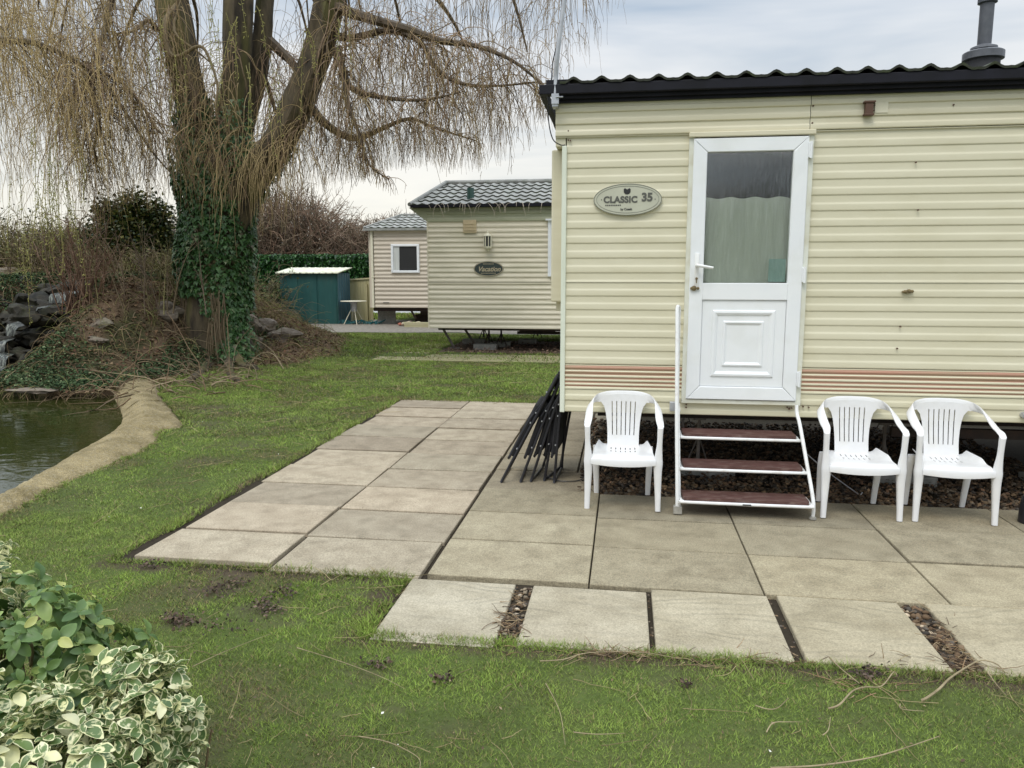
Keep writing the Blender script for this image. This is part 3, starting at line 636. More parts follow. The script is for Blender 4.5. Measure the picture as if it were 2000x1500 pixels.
#==CARAVAN==
WY = 5.6        # front wall plane of the near caravan
def siding(b, x0, x1, z0, z1, y, period=.105, depth=.0056, off=0.0, col=None, flat_top=0):
    """horizontal ribbed cladding facing -Y: each rib has an up-facing slope, a face and a small undercut"""
    zs = [z0]; prof = []
    k0 = math.floor((z0 - off) / period); k1 = math.ceil((z1 - off) / period)
    for k in range(k0, k1 + 1):
        zb = off + k * period
        for f, d in ((0, .0), (.035, .75), (.07, .95), (.12, 1.0), (.40, .95), (.45, .86), (.52, .22), (.56, .06), (.64, .01), (.97, 0)):
            prof.append((zb + f * period, d))
    def dz(z):
        for (a, da), (c, dc) in zip(prof, prof[1:]):
            if a <= z <= c: return da + (dc - da) * (z - a) / max(1e-9, c - a)
        return 0
    st = [(z0, dz(z0))] + [(z, d) for z, d in prof if z0 < z < z1] + [(z1, dz(z1))]
    nxs = max(2, int((x1 - x0) / .5) + 1); xs = [x0 + (x1 - x0) * i / (nxs - 1) for i in range(nxs)]
    vs = []; fs = []
    for z, d in st:
        for x in xs: vs.append((x, y - d * depth - .0020 * mnoise.noise(Vector((x * 1.1, z * 4, y))), z))
    for i in range(len(st) - 1):
        for k in range(nxs - 1): fs.append((i * nxs + k, i * nxs + k + 1, (i + 1) * nxs + k + 1, (i + 1) * nxs + k))
    b.add(vs, fs, col); return b
def tile_roof(b, x0, x1, y0, y1, z0, z1, period, amp, courses, lip=.012, res=10):
    """interlocking roll tiles: waves along x, stepped courses along y"""
    nxs = int((x1 - x0) / period * res) + 1; xs = np.linspace(x0, x1, nxs); rows = []
    for c in range(courses):
        for t, dz in ((0.0, lip), (.5, lip * .6), (.999, 0)): rows.append(((c + t) / courses, dz))
    vs = []; fs = []
    for t, dz in rows:
        for x in xs:
            ph = ((x - x0) / period) % 1.0
            wv = math.exp(-((ph - .5) / .21) ** 2) + .16 * math.exp(-(((ph + .5) % 1 - .5) / .12) ** 2)
            sl = math.hypot(y1 - y0, z1 - z0)
            vs.append((x, y0 + (y1 - y0) * t, z0 + (z1 - z0) * t + amp * wv + dz + .004 * mnoise.noise(Vector((x * 3, t * 7, 1)))))
    for i in range(len(rows) - 1):
        for k in range(nxs - 1): fs.append((i * nxs + k, i * nxs + k + 1, (i + 1) * nxs + k + 1, (i + 1) * nxs + k))
    # front lip thickness
    n0 = len(vs)
    for k, x in enumerate(xs): p = vs[k]; vs.append((p[0], p[1] + .004, p[2] - .016))
    for k in range(nxs - 1): fs.append((n0 + k, n0 + k + 1, k + 1, k))
    b.add(vs, fs); return b
def prism_poly(b, pts, y0, y1, col=None):      # polygon in XZ extruded along Y
    n = len(pts); vs = [(x, y0, z) for x, z in pts] + [(x, y1, z) for x, z in pts]
    fs = [tuple(range(n)), tuple(range(2 * n - 1, n - 1, -1))] + [(i, i + n, (i + 1) % n + n, (i + 1) % n) for i in range(n)]
    return b.add(vs, fs, col)

XR = 9.6; YB = 8.62
car = thing('static_caravan', 'cream ribbed static caravan with white half-glazed door and faded brown stripes', 'static caravan', (4.5, 7.1, .6))
# walls ------------------------------------------------------------
DX0, DX1, DZ0, DZ1 = .418, 1.236, .695, 2.560
off = 2.553 - 18 * .1045
b = MB(); siding(b, -.425, DX0, 1.548, 2.556, WY, .1045, off=off); siding(b, DX1, XR, 1.548, 2.556, WY, .1045, off=off)
siding(b, -.425, DX0, .955, 1.545, WY, .0985, off=.955); siding(b, DX1, XR, .955, 1.545, WY, .0985, off=.955)
for z in (1.5465,): b.box(-.425, DX0, WY + .001, WY + .004, z - .004, z + .004); b.box(DX1, XR, WY + .001, WY + .004, z - .004, z + .004)
b.build('wall', 'cream', car, smooth=True)
b = MB(); siding(b, -.425, DX0, .770, .952, WY - .001, .0305, depth=.006, off=.952 - 6 * .0305); siding(b, DX1, XR, .770, .952, WY - .001, .0305, depth=.006, off=.952 - 6 * .0305)
siding(b, -.425, DX0, .60, .768, WY - .001, .085, depth=.007, off=.60); siding(b, DX1, XR, .60, .768, WY - .001, .085, depth=.007, off=.60)
siding(b, DX0, DX1, .60, DZ0 - .004, WY - .001, .085, depth=.007, off=.60)
b.build('striped_panel', 'stripes', car, smooth=True)['label'] = 'lower panel with faded salmon and brown stripes'
b = MB(); siding(b, -.505, 1.205, 2.562, 2.80, WY - .014, .0790, depth=.009, off=2.562); siding(b, 1.209, XR, 2.565, 2.80, WY - .012, .0790, depth=.009, off=2.565)
b.box(-.505, XR, WY - .013, WY + .02, 2.556, 2.5615); b.build('upper_panel', 'cream_top', car, smooth=True)
# other walls (end and back) and underside
b = MB(); b.box(-.432, -.41, WY + .03, YB, .60, 2.80); b.box(-.41, XR, YB - .02, YB, .60, 2.80); b.box(XR - .02, XR, WY + .01, YB - .03, .60, 2.8); b.box(-.505, -.434, WY + .0, YB, 2.50, 2.80)
b.build('end_wall', 'cream', car)
b = MB(); b.box(-.41, XR - .02, WY + .02, YB - .03, .605, .63); b.build('floor_underside', 'chassis', car)
b = MB(); b.box(-.545, -.437, WY + .14, YB - .2, 1.40, 2.50, bev=.012); b.box(-.51, -.437, WY + .2, YB - .4, 1.33, 1.398)
b.build('bay_panel', 'cream_top', car)
b = MB(); b.box(-.458, -.424, WY - .022, WY + .03, .597, 2.50, bev=.004); b.build('corner_trim', 'trim', car)
# screw heads
b = MB()
for x, z in ((-.415, 2.60), (-.415, 2.54), (1.222, 2.72), (1.222, 2.61), (-.40, 2.535), (1.895, 2.34), (1.93, 2.03), (1.87, 1.25), (1.86, 1.10), (2.1, 2.70), (.455, .675), (.455, .655), (1.17, .665), (1.185, .668), (1.155, .672), (1.168, .66), (1.262, .68), (1.30, .675)):
    b = MB(); b.lathe((x, WY - .020, z), [(.0001, -.004), (.005, -.003), (.006, .012)], 8, ax='y'); b.build('screw', 'screw', car)
# lantern-less fittings on the wall
b = MB(); b.box(1.52, 1.60, WY - .045, WY - .02, 2.66, 2.73); b.box(1.505, 1.615, WY - .06, WY - .045, 2.722, 2.734); b.box(1.505, 1.605, WY - .06, WY - .03, 2.652, 2.664)
b.lathe((1.56, WY - .055, 2.692), [(.012, 0), (.026, .004), (.026, .012)], 12, ax='y')
b = MB()
b.box(1.545, 1.595, WY - .055, WY - .018, 2.652, 2.724, bev=.004); b.box(1.535, 1.606, WY - .062, WY - .018, 2.722, 2.735, bev=.003); b.box(1.538, 1.602, WY - .060, WY - .018, 2.642, 2.655, bev=.003)
b.tube([(1.590, WY - .03, 2.71), (1.612, WY - .03, 2.71)], .004, 6); b.tube([(1.590, WY - .03, 2.675), (1.612, WY - .03, 2.675)], .004, 6);
f_ = b.build('light_fitting', 'screw', car); f_['label'] = 'rusty bracket of a missing wall light'
b = MB(); b.box(1.612, 1.694, WY - .026, WY - .020, 2.662, 2.728); b.build('fitting_cover', 'ivory', f_)
b = MB()
for dx, r_ in ((0, .011), (.022, .014), (.042, .010), (-.014, .007)): b.lathe((1.885 + dx, WY - .022, 1.487 + (.003 if dx > .01 else 0)), [(.001, -.008), (r_, -.006), (r_ * 1.1, .012)], 10, ax='y')
b.build('rusty_socket', 'brass', car)
# roof --------------------------------------------------------------
b = MB()
b.box(-.50, XR, WY - .045, WY + .0, 2.785, 2.822); b.box(-.50, XR, WY - .075, WY - .046, 2.806, 2.842)
b.box(-.612, XR, WY - .115, WY - .03, 2.830, 2.895, bev=.005); b.box(-.612, -.57, WY - .03, YB + .1, 2.830, 2.895); b.box(-.565, -.40, WY - .11, WY - .02, 2.893, 2.925)
b.build('fascia', 'fascia', car)
b = MB(); tile_roof(b, -.47, XR + .1, WY - .125, 7.1, 2.893, 3.03, .190, .034, 5); 
tile_roof(b, -.47, XR + .1, YB + .12, 7.1, 2.893, 3.03, .190, .034, 5); b.box(-.50, -.468, WY - .08, YB + .08, 2.87, 2.93)
b.build('roof', 'tile', car, smooth=True)
# door ---------------------------------------------------------------
b = MB(); fy0, fy1 = WY - .036, WY + .03
b.box(DX0, DX0 + .036, fy0, fy1, DZ0, DZ1 - .03); b.box(DX1 - .036, DX1, fy0, fy1, DZ0, DZ1 - .03); b.box(DX0, DX1, fy0 - .003, fy1, DZ0 - .004, DZ0 + .022)
door = b.build('door_frame', 'pvc_dirty', car)
b = MB(); b.box(DX0 - .004, DX1 + .008, fy0 - .022, fy1, DZ1 - .03, DZ1 + .004, bev=.006); b.build('drip_rail', 'cream_top', car)
LX0, LX1, LZ0, LZ1 = .447, 1.203, .722, 2.522
GX0, GX1, GZ0, GZ1 = .540, 1.106, 1.545, 2.430
dr = None
b = MB(); y0, y1 = WY - .052, WY - .002
def frame(b, x0, x1, z0, z1, w_, y0, y1, bev=.005, wb=None, wt=None):
    wb = wb or w_; wt = wt or w_
    # mitred frame members
    for P in (((x0, z0), (x0, z1), (x0 + w_, z1 - wt), (x0 + w_, z0 + wb)), ((x1, z1), (x1, z0), (x1 - w_, z0 + wb), (x1 - w_, z1 - wt)),
              ((x0, z1), (x1, z1), (x1 - w_, z1 - wt), (x0 + w_, z1 - wt)), ((x1, z0), (x0, z0), (x0 + w_, z0 + wb), (x1 - w_, z0 + wb))):
        c = (sum(p[0] for p in P) / 4, sum(p[1] for p in P) / 4); Q = [(p[0] + (c[0] - p[0]) * .0015, p[1] + (c[1] - p[1]) * .0015) for p in P]
        i = bev; vs = [(x, y1, z) for x, z in Q] + [(x, y0 + i, z) for x, z in Q]
        fr = []
        for (x, z) in Q:
            d = Vector((c[0] - x, c[1] - z)); fr.append((x + max(-i, min(i, d.x)), y0, z + max(-i, min(i, d.y))))
        vs += fr; fs_ = [(8, 9, 10, 11)] + [(k, (k + 1) % 4, (k + 1) % 4 + 4, k + 4) for k in range(4)] + [(k + 4, (k + 1) % 4 + 4, (k + 1) % 4 + 8, k + 8) for k in range(4)]
        b.add(vs, fs_)
frame(b, LX0, LX1, LZ0, LZ1, .093, y0, y1)
b.box(GX0 - .001, GX1 + .004, y0 + .0008, y1, GZ0 - .118, GZ0 - .001, bev=.004)
for x in (GX0 - .006, GX1): b.box(x, x + .006, y0 + .006, y1, GZ0, GZ1)
door = b.build('door', 'pvc', car)
bm = bmesh.new(); bm.from_mesh(door.data); bmesh.ops.recalc_face_normals(bm, faces=bm.faces); bm.to_mesh(door.data); bm.free()
# moulded lower panel: stepped picture-frame profile as nested rings
b = MB(); px0, px1, pz0, pz1 = GX0 + .0, GX1 + .004, .815, GZ0 - .118
rings = [(0, .020), (.004, .012), (.070, .012), (.077, .002), (.090, .0), (.103, .006), (.110, .013), (.146, .013), (.151, .004), (.160, .003), (.168, .009), (.176, .013), (.26, .013)]
vs = []; fs_ = []
for d, dy in rings[:-1]:
    vs += [(px0 + d, y0 + dy, pz0 + d), (px1 - d, y0 + dy, pz0 + d), (px1 - d, y0 + dy, pz1 - d), (px0 + d, y0 + dy, pz1 - d)]
for i in range(len(rings) - 2):
    for k in range(4): k2 = (k + 1) % 4; fs_.append((i * 4 + k, i * 4 + k2, i * 4 + 4 + k2, i * 4 + 4 + k))
n = (len(rings) - 2) * 4; fs_.append((n, n + 1, n + 2, n + 3)); b.add(vs, fs_); b.build('lower_panel', 'pvc', door)
b = MB(); b.box(GX0 - .004, GX1 + .004, y0 + .022, y0 + .027, GZ0 - .004, GZ1 + .004); b.build('glass_pane', 'glass_ripple', door)
b = MB(); b.box(GX1 - .125, GX1 - .012, y0 + .0275, y0 + .029, GZ0 + .008, GZ0 + .165); b.build('notice', 'card', door)
for z in (2.43, 1.60, .88):
    b = MB(); b.box(LX1 - .004, LX1 + .022, y0 - .010, y0 + .02, z - .05, z + .05, bev=.003)
    b.tube([(LX1 + .012, y0 - .012, z - .055), (LX1 + .012, y0 - .012, z + .055)], .008, 8); b.build('hinge', 'pvc', door)
b = MB(); b.box(.478, .508, y0 - .010, y0 + .001, 1.50, 1.75, bev=.003); b.tube([(.492, y0 - .008, 1.665), (.492, y0 - .045, 1.665), (.505, y0 - .052, 1.664), (.60, y0 - .052, 1.648)], [.011, .011, .011, .009], 10, sub=4)
hd = b.build('door_handle', 'white_tube', door, smooth=True)
b = MB(); b.lathe((.493, y0 - .012, 1.575), [(.0001, -.004), (.009, -.003), (.009, .008)], 12, ax='y'); b.box(.490, .496, y0 - .016, y0 - .010, 1.545, 1.575)
for x, r_ in ((.478, .018), (.505, .010), (.462, .010)): b.lathe((x, y0 - .012, 1.508), [(.0001, -.006), (r_, -.004), (r_, .012)], 12, ax='y')
b.build('door_lock', 'brass', door)
b = MB(); b.box(GX0 - .06, GX1 + .06, WY + .62, WY + .64, 1.3, 2.6); b.box(GX0 - .07, GX0 - .05, WY + .04, WY + .62, 1.3, 2.6); b.box(GX1 + .05, GX1 + .07, WY + .04, WY + .62, 1.3, 2.6)
b.build('interior_wall', 'dim', car)
b = MB(); n = 60; vs = []; fs_ = []
for i in range(n + 1):
    x = GX0 - .03 + (GX1 - GX0 + .06) * i / n; yy = WY + .03 + .002 * math.sin(i * .9)
    vs += [(x, yy, GZ0 - .08), (x, yy, 2.130 + .006 * math.sin(i * .4))]
for i in range(n): fs_.append((i * 2, i * 2 + 2, i * 2 + 3, i * 2 + 1))
b.add(vs, fs_); nc = b.build('net_curtain', 'net', car, smooth=True)
# name plaque -----------------------------------------------------------
def ellipse(b, cx, cz, a, c, y0, y1, n=64, bev=.004):
    vs = []; fs_ = []
    for (s_, y) in ((1, y1), (1, y0 + bev), (1 - bev / c, y0)):
        for k in range(n): t = 2 * PI * k / n; vs.append((cx + a * (s_ if s_ == 1 else 1 - bev / a) * math.cos(t), y, cz + c * s_ * math.sin(t)))
    for i in range(2):
        for k in range(n): fs_.append((i * n + k, i * n + (k + 1) % n, (i + 1) * n + (k + 1) % n, (i + 1) * n + k))
    fs_.append(tuple(2 * n + k for k in range(n))); return b.add(vs, fs_)
def ellipse_ring(b, cx, cz, a, c, wd, y0, y1, n=64):
    vs = []; fs_ = []
    for a_, c_, y in ((a, c, y1), (a, c, y0), (a - wd, c - wd, y0), (a - wd, c - wd, y1)):
        for k in range(n): t = 2 * PI * k / n; vs.append((cx + a_ * math.cos(t), y, cz + c_ * math.sin(t)))
    for i in range(3):
        for k in range(n): fs_.append((i * n + k, i * n + (k + 1) % n, (i + 1) * n + (k + 1) % n, (i + 1) * n + k))
    return b.add(vs, fs_)
b = MB(); pc = (.006, 2.124); ellipse(b, pc[0], pc[1], .238, .110, WY - .024, WY - .004, bev=.004); pq = b.build('name_plaque', 'plaque', car)
bm = bmesh.new(); bm.from_mesh(pq.data); bmesh.ops.recalc_face_normals(bm, faces=bm.faces); bm.to_mesh(pq.data); bm.free()
b = MB(); ellipse_ring(b, pc[0], pc[1], .236, .108, .0030, WY - .0262, WY - .0238); ellipse_ring(b, pc[0], pc[1], .217, .093, .0018, WY - .0258, WY - .0238)
b.lathe((pc[0] - .182, WY - .026, pc[1] - .0), [(.004, 0), (.004, .003)], 8, ax='y'); b.lathe((pc[0] + .19, WY - .026, pc[1] + .0), [(.004, 0), (.004, .003)], 8, ax='y')
b.build('plaque_border', 'letters', pq)
text_mesh('CLASSIC', .060, (pc[0] - .050, WY - .0245, pc[1] - .002), 'letters', pq, bold=.0028, sx=1.0, ext=.002, spacing=1.06)
text_mesh('35', .078, (pc[0] + .135, WY - .0245, pc[1] + .012), 'letters', pq, bold=.0034, sx=1.0, ext=.002)
text_mesh('by Cosalt', .021, (pc[0] - .008, WY - .0245, pc[1] - .067), 'letters_b', pq, bold=.0006)
b = MB()
for i in range(9): b.box(pc[0] - .155 + i * .0125, pc[0] - .146 + i * .0125, WY - .0258, WY - .024, pc[1] - .043, pc[1] - .034)
b.build('lettering', 'letters', pq); b = MB()
prism_poly(b, [(pc[0] - .020, pc[1] + .078), (pc[0] - .004, pc[1] + .068), (pc[0] + .012, pc[1] + .078), (pc[0] + .020, pc[1] + .070), (pc[0] + .019, pc[1] + .050), (pc[0] + .010, pc[1] + .038), (pc[0] - .004, pc[1] + .034), (pc[0] - .018, pc[1] + .038), (pc[0] - .027, pc[1] + .050), (pc[0] - .028, pc[1] + .070)], WY - .0262, WY - .0235)
b.build('emblem', 'letters_b', pq)
# aerial mast and its cable on the left end
b = MB(); A = at(1085, 195, WY - .10)
mast = [at(1083, 203, 5.5), at(1084, 180, 5.5), at(1086, 150, 5.5), at(1089, 105, 5.48), at(1101, 8, 5.46), at(1112, -90, 5.44)]
b.tube(mast, [.017, .017, .016, .016, .015, .015], 10, sub=4); am = b.build('aerial_mast', 'galv', car, smooth=True)
b = MB(); q = at(1084, 202, 5.53); b.box(q.x - .018, q.x + .024, q.y - .04, q.y + .05, q.z - .03, q.z + .02, bev=.003); b.box(q.x - .02, q.x + .03, q.y - .05, q.y - .035, q.z - .012, q.z + .055)
b.tube([(q.x + .01, q.y - .055, q.z + .03), (q.x + .06, q.y - .055, q.z + .03)], .005, 6); b.build('bracket', 'galv', am)
b = MB(); b.tube([at(1108, -20, 5.50), at(1094, 60, 5.52), at(1080, 120, 5.53), at(1077, 155, 5.53), at(1071, 200, 5.54), at(1072, 240, 5.56), at(1080, 272, 5.57), at(1095, 283, 5.585), at(1104, 283, 5.585)], .0042, 6, sub=6)
b.build('aerial_cable', 'blackm', car, smooth=True)
# flue ---------------------------------------------------------------------
fx, fy = 2.545, 6.3
b = MB(); b.lathe((fx, fy, 2.90), [(.112, 0), (.112, .26)], 28); fl = b.build('flue', 'soot', car, smooth=False)
b = MB(); b.lathe((fx, fy, 3.145), [(.120, 0), (.136, .004), (.136, .052), (.125, .060), (.070, .064), (.090, .075), (.088, .090), (.060, .102), (.052, .106)], 28); b.build('flue_collar', 'flue_lt', fl, smooth=False)
b = MB(); b.lathe((fx, fy, 3.20), [(.046, 0), (.047, .36)], 24); b.lathe((fx + .0, fy, 3.535), [(.050, 0), (.064, .006), (.064, .048), (.056, .056), (.03, .058)], 24); b.build('flue_pipe', 'flue', fl, smooth=False)
# chassis and jacks beneath -----------------------------------------------------
b = MB()
for y in (6.25, 7.95): b.box(-.2, XR - .3, y - .025, y + .025, .46, .598)
for x in (.05, 1.6, 3.1, 4.6): b.box(x - .02, x + .02, 6.25, 7.95, .50, .597)
b.box(2.0, 9.2, 6.0, 6.05, .40, .47)
ch = b.build('chassis', 'chassis', car)
for x, y in ((.62, 6.3), (2.05, 6.3), (3.3, 6.3), (.62, 7.95), (2.6, 7.95)):
    b = MB(); b.tube([(x, y, .05), (x, y, .47)], .014, 8); b.box(x - .05, x + .05, y - .05, y + .05, .44, .465)
    for dx, dy in ((.1, .06), (-.1, .06), (0, -.1)): b.tube([(x + dx, y + dy, .02), (x, y, .30)], .006, 5)
    b.build('jack_stand', 'steel_dk', car)
for (x, y, w_) in ((.45, 6.15, .45), (1.95, 6.12, .45), (3.1, 6.2, .4)): b = MB(); b.box(x, x + w_, y, y + .22, -.05, .065, bev=.008); b.build('support_block', 'block', car)
# -------- entrance steps -------------------------------------------------------------
st = thing('entrance_steps', 'white tubular steps with three brown treads and one tall handrail under the door', 'steps', (.85, 5.35, 0))
def tread(zf, yf, x0, x1, dep=.215):
    b = MB(); yb = yf + dep; r_ = .03
    # board with rounded front corners
    pts = [(x0 + .012, yb), (x0 + .012, yf + .045), (x0 + .02, yf + .022), (x0 + .04, yf + .012), (x1 - .04, yf + .012), (x1 - .02, yf + .022), (x1 - .012, yf + .045), (x1 - .012, yb)]
    n = len(pts); vs = [(x, y, zf + .004) for x, y in pts] + [(x, y, zf + .026) for x, y in pts]
    b.add(vs, [tuple(range(n - 1, -1, -1)), tuple(range(n, 2 * n))] + [(i, (i + 1) % n, (i + 1) % n + n, i + n) for i in range(n)])
    t = b.build('tread', 'tread', st)
    b = MB(); b.tube([(x0, yb, zf), (x0, yf + .06, zf), (x0 + .012, yf + .018, zf), (x0 + .05, yf, zf), (x1 - .05, yf, zf), (x1 - .012, yf + .018, zf), (x1, yf + .06, zf), (x1, yb, zf)], .0105, 8, sub=4)
    b.build('tread_frame', 'white_tube', t, smooth=True); return t
tread(.093, 5.10, .404, 1.245); tread(.283, 5.245, .41, 1.225); tread(.473, 5.39, .415, 1.205)
b = MB(); b.tube([(.392, 5.16, 0), (.392, 5.17, .10), (.39, 5.46, .62), (.39, 5.50, .70)], .0125, 8, sub=5); b.tube([(.40, 5.50, .64), (.40, 5.55, .66)], .01, 8)
b.build('stringer', 'white_tube', st, smooth=True)
b = MB(); b.tube([(1.262, 5.15, 0), (1.262, 5.16, .12), (1.232, 5.30, .38), (1.213, 5.44, .58), (1.205, 5.50, .64), (1.203, 5.52, .70)], .0125, 8, sub=5); b.build('stringer', 'white_tube', st, smooth=True)
b = MB(); q0 = Vector((.375, 5.135, .0)); q1 = at(1316, 640, 5.40); q2 = at(1320, 602, 5.40); q3 = at(1326, 640, 5.42)
b.tube([(.382, 5.14, .0), (.378, 5.145, .15), (.366, 5.26, .7), (.360, 5.36, 1.20), (.358, 5.40, 1.36), (.366, 5.42, 1.385), (.374, 5.44, 1.36), (.372, 5.44, 1.25)], [.0125] * 8, 8, sub=5)
b.tube([(.376, 5.44, 1.28), (.382, 5.47, .9), (.388, 5.49, .66)], .0105, 8, sub=4)
b.build('handrail', 'white_tube', st, smooth=True)
b = MB(); b.box(.355, .412, 5.118, 5.165, -.002, .055, bev=.006); b.build('rubber_foot', 'rubber', st); b = MB(); b.lathe((1.262, 5.15, -.001), [(.024, 0), (.022, .012), (.014, .02)], 12); b.build('rubber_foot', 'rubber', st)
b = MB(); b.box(.335, .372, 5.52, 5.575, .635, .70, bev=.004); b.build('wall_bracket', 'galv', st)
b = MB(); b.box(.80, .855, 5.0875, 5.092, .089, .098); b.build('maker_plate', 'blackm', st)

#==OBJECTS==
# ---------------------------------------------------------------- white stacking chairs
def loft(b, st, n=10, e=.75, cap=True):
    """st: list of (centre, half-width vector, half-thickness vector); rounded-rect section"""
    vs = []; fs = []
    for c, a, t in st:
        c, a, t = Vector(c), Vector(a), Vector(t)
        for k in range(n):
            th = 2 * PI * (k + .5) / n; x = math.copysign(abs(math.cos(th)) ** e, math.cos(th)); y = math.copysign(abs(math.sin(th)) ** e, math.sin(th))
            vs.append(c + a * x + t * y)
    for i in range(len(st) - 1):
        for k in range(n): fs.append((i * n + k, i * n + (k + 1) % n, (i + 1) * n + (k + 1) % n, (i + 1) * n + k))
    if cap: fs.append(tuple(range(n))[::-1]); fs.append(tuple((len(st) - 1) * n + k for k in range(n)))
    return b.add(vs, fs)
def smooth_st(st, sub=5):
    out = []
    for i in range(len(st) - 1):
        P = [st[max(i - 1, 0)], st[i], st[i + 1], st[min(i + 2, len(st) - 1)]]
        for k in range(sub):
            t = k / sub; r = []
            for j in range(3):
                p0, p1, p2, p3 = [Vector(q[j]) for q in P]
                r.append(.5 * ((2 * p1) + (p2 - p0) * t + (2 * p0 - 5 * p1 + 4 * p2 - p3) * t * t + (3 * p1 - p0 - 3 * p2 + p3) * t ** 3))
            out.append(tuple(r))
    return out + [st[-1]]
def solid_grid(b, pts, rows, cols, hole, th, nrm):
    """pts[r][c]; drop cells where hole(r,c); give thickness along -nrm"""
    keep = {(r, c) for r in range(rows - 1) for c in range(cols - 1) if not hole(r, c)}; n0 = rows * cols
    vs = [Vector(pts[r][c]) for r in range(rows) for c in range(cols)]; vs += [v + Vector(nrm) * th for v in vs]; fs = []
    ix = lambda r, c: r * cols + c
    for r, c in keep:
        q = [ix(r, c), ix(r, c + 1), ix(r + 1, c + 1), ix(r + 1, c)]; fs.append(q); fs.append([i + n0 for i in q[::-1]])
        for k, (dr, dc) in enumerate(((-1, 0), (0, 1), (1, 0), (0, -1))):
            if (r + dr, c + dc) not in keep: i, j = q[k], q[(k + 1) % 4]; fs.append([j, i, i + n0, j + n0])
    used = sorted({i for f in fs for i in f}); mp_ = {o: n for n, o in enumerate(used)}
    b.add([vs[i] for i in used], [[mp_[i] for i in f] for f in fs])
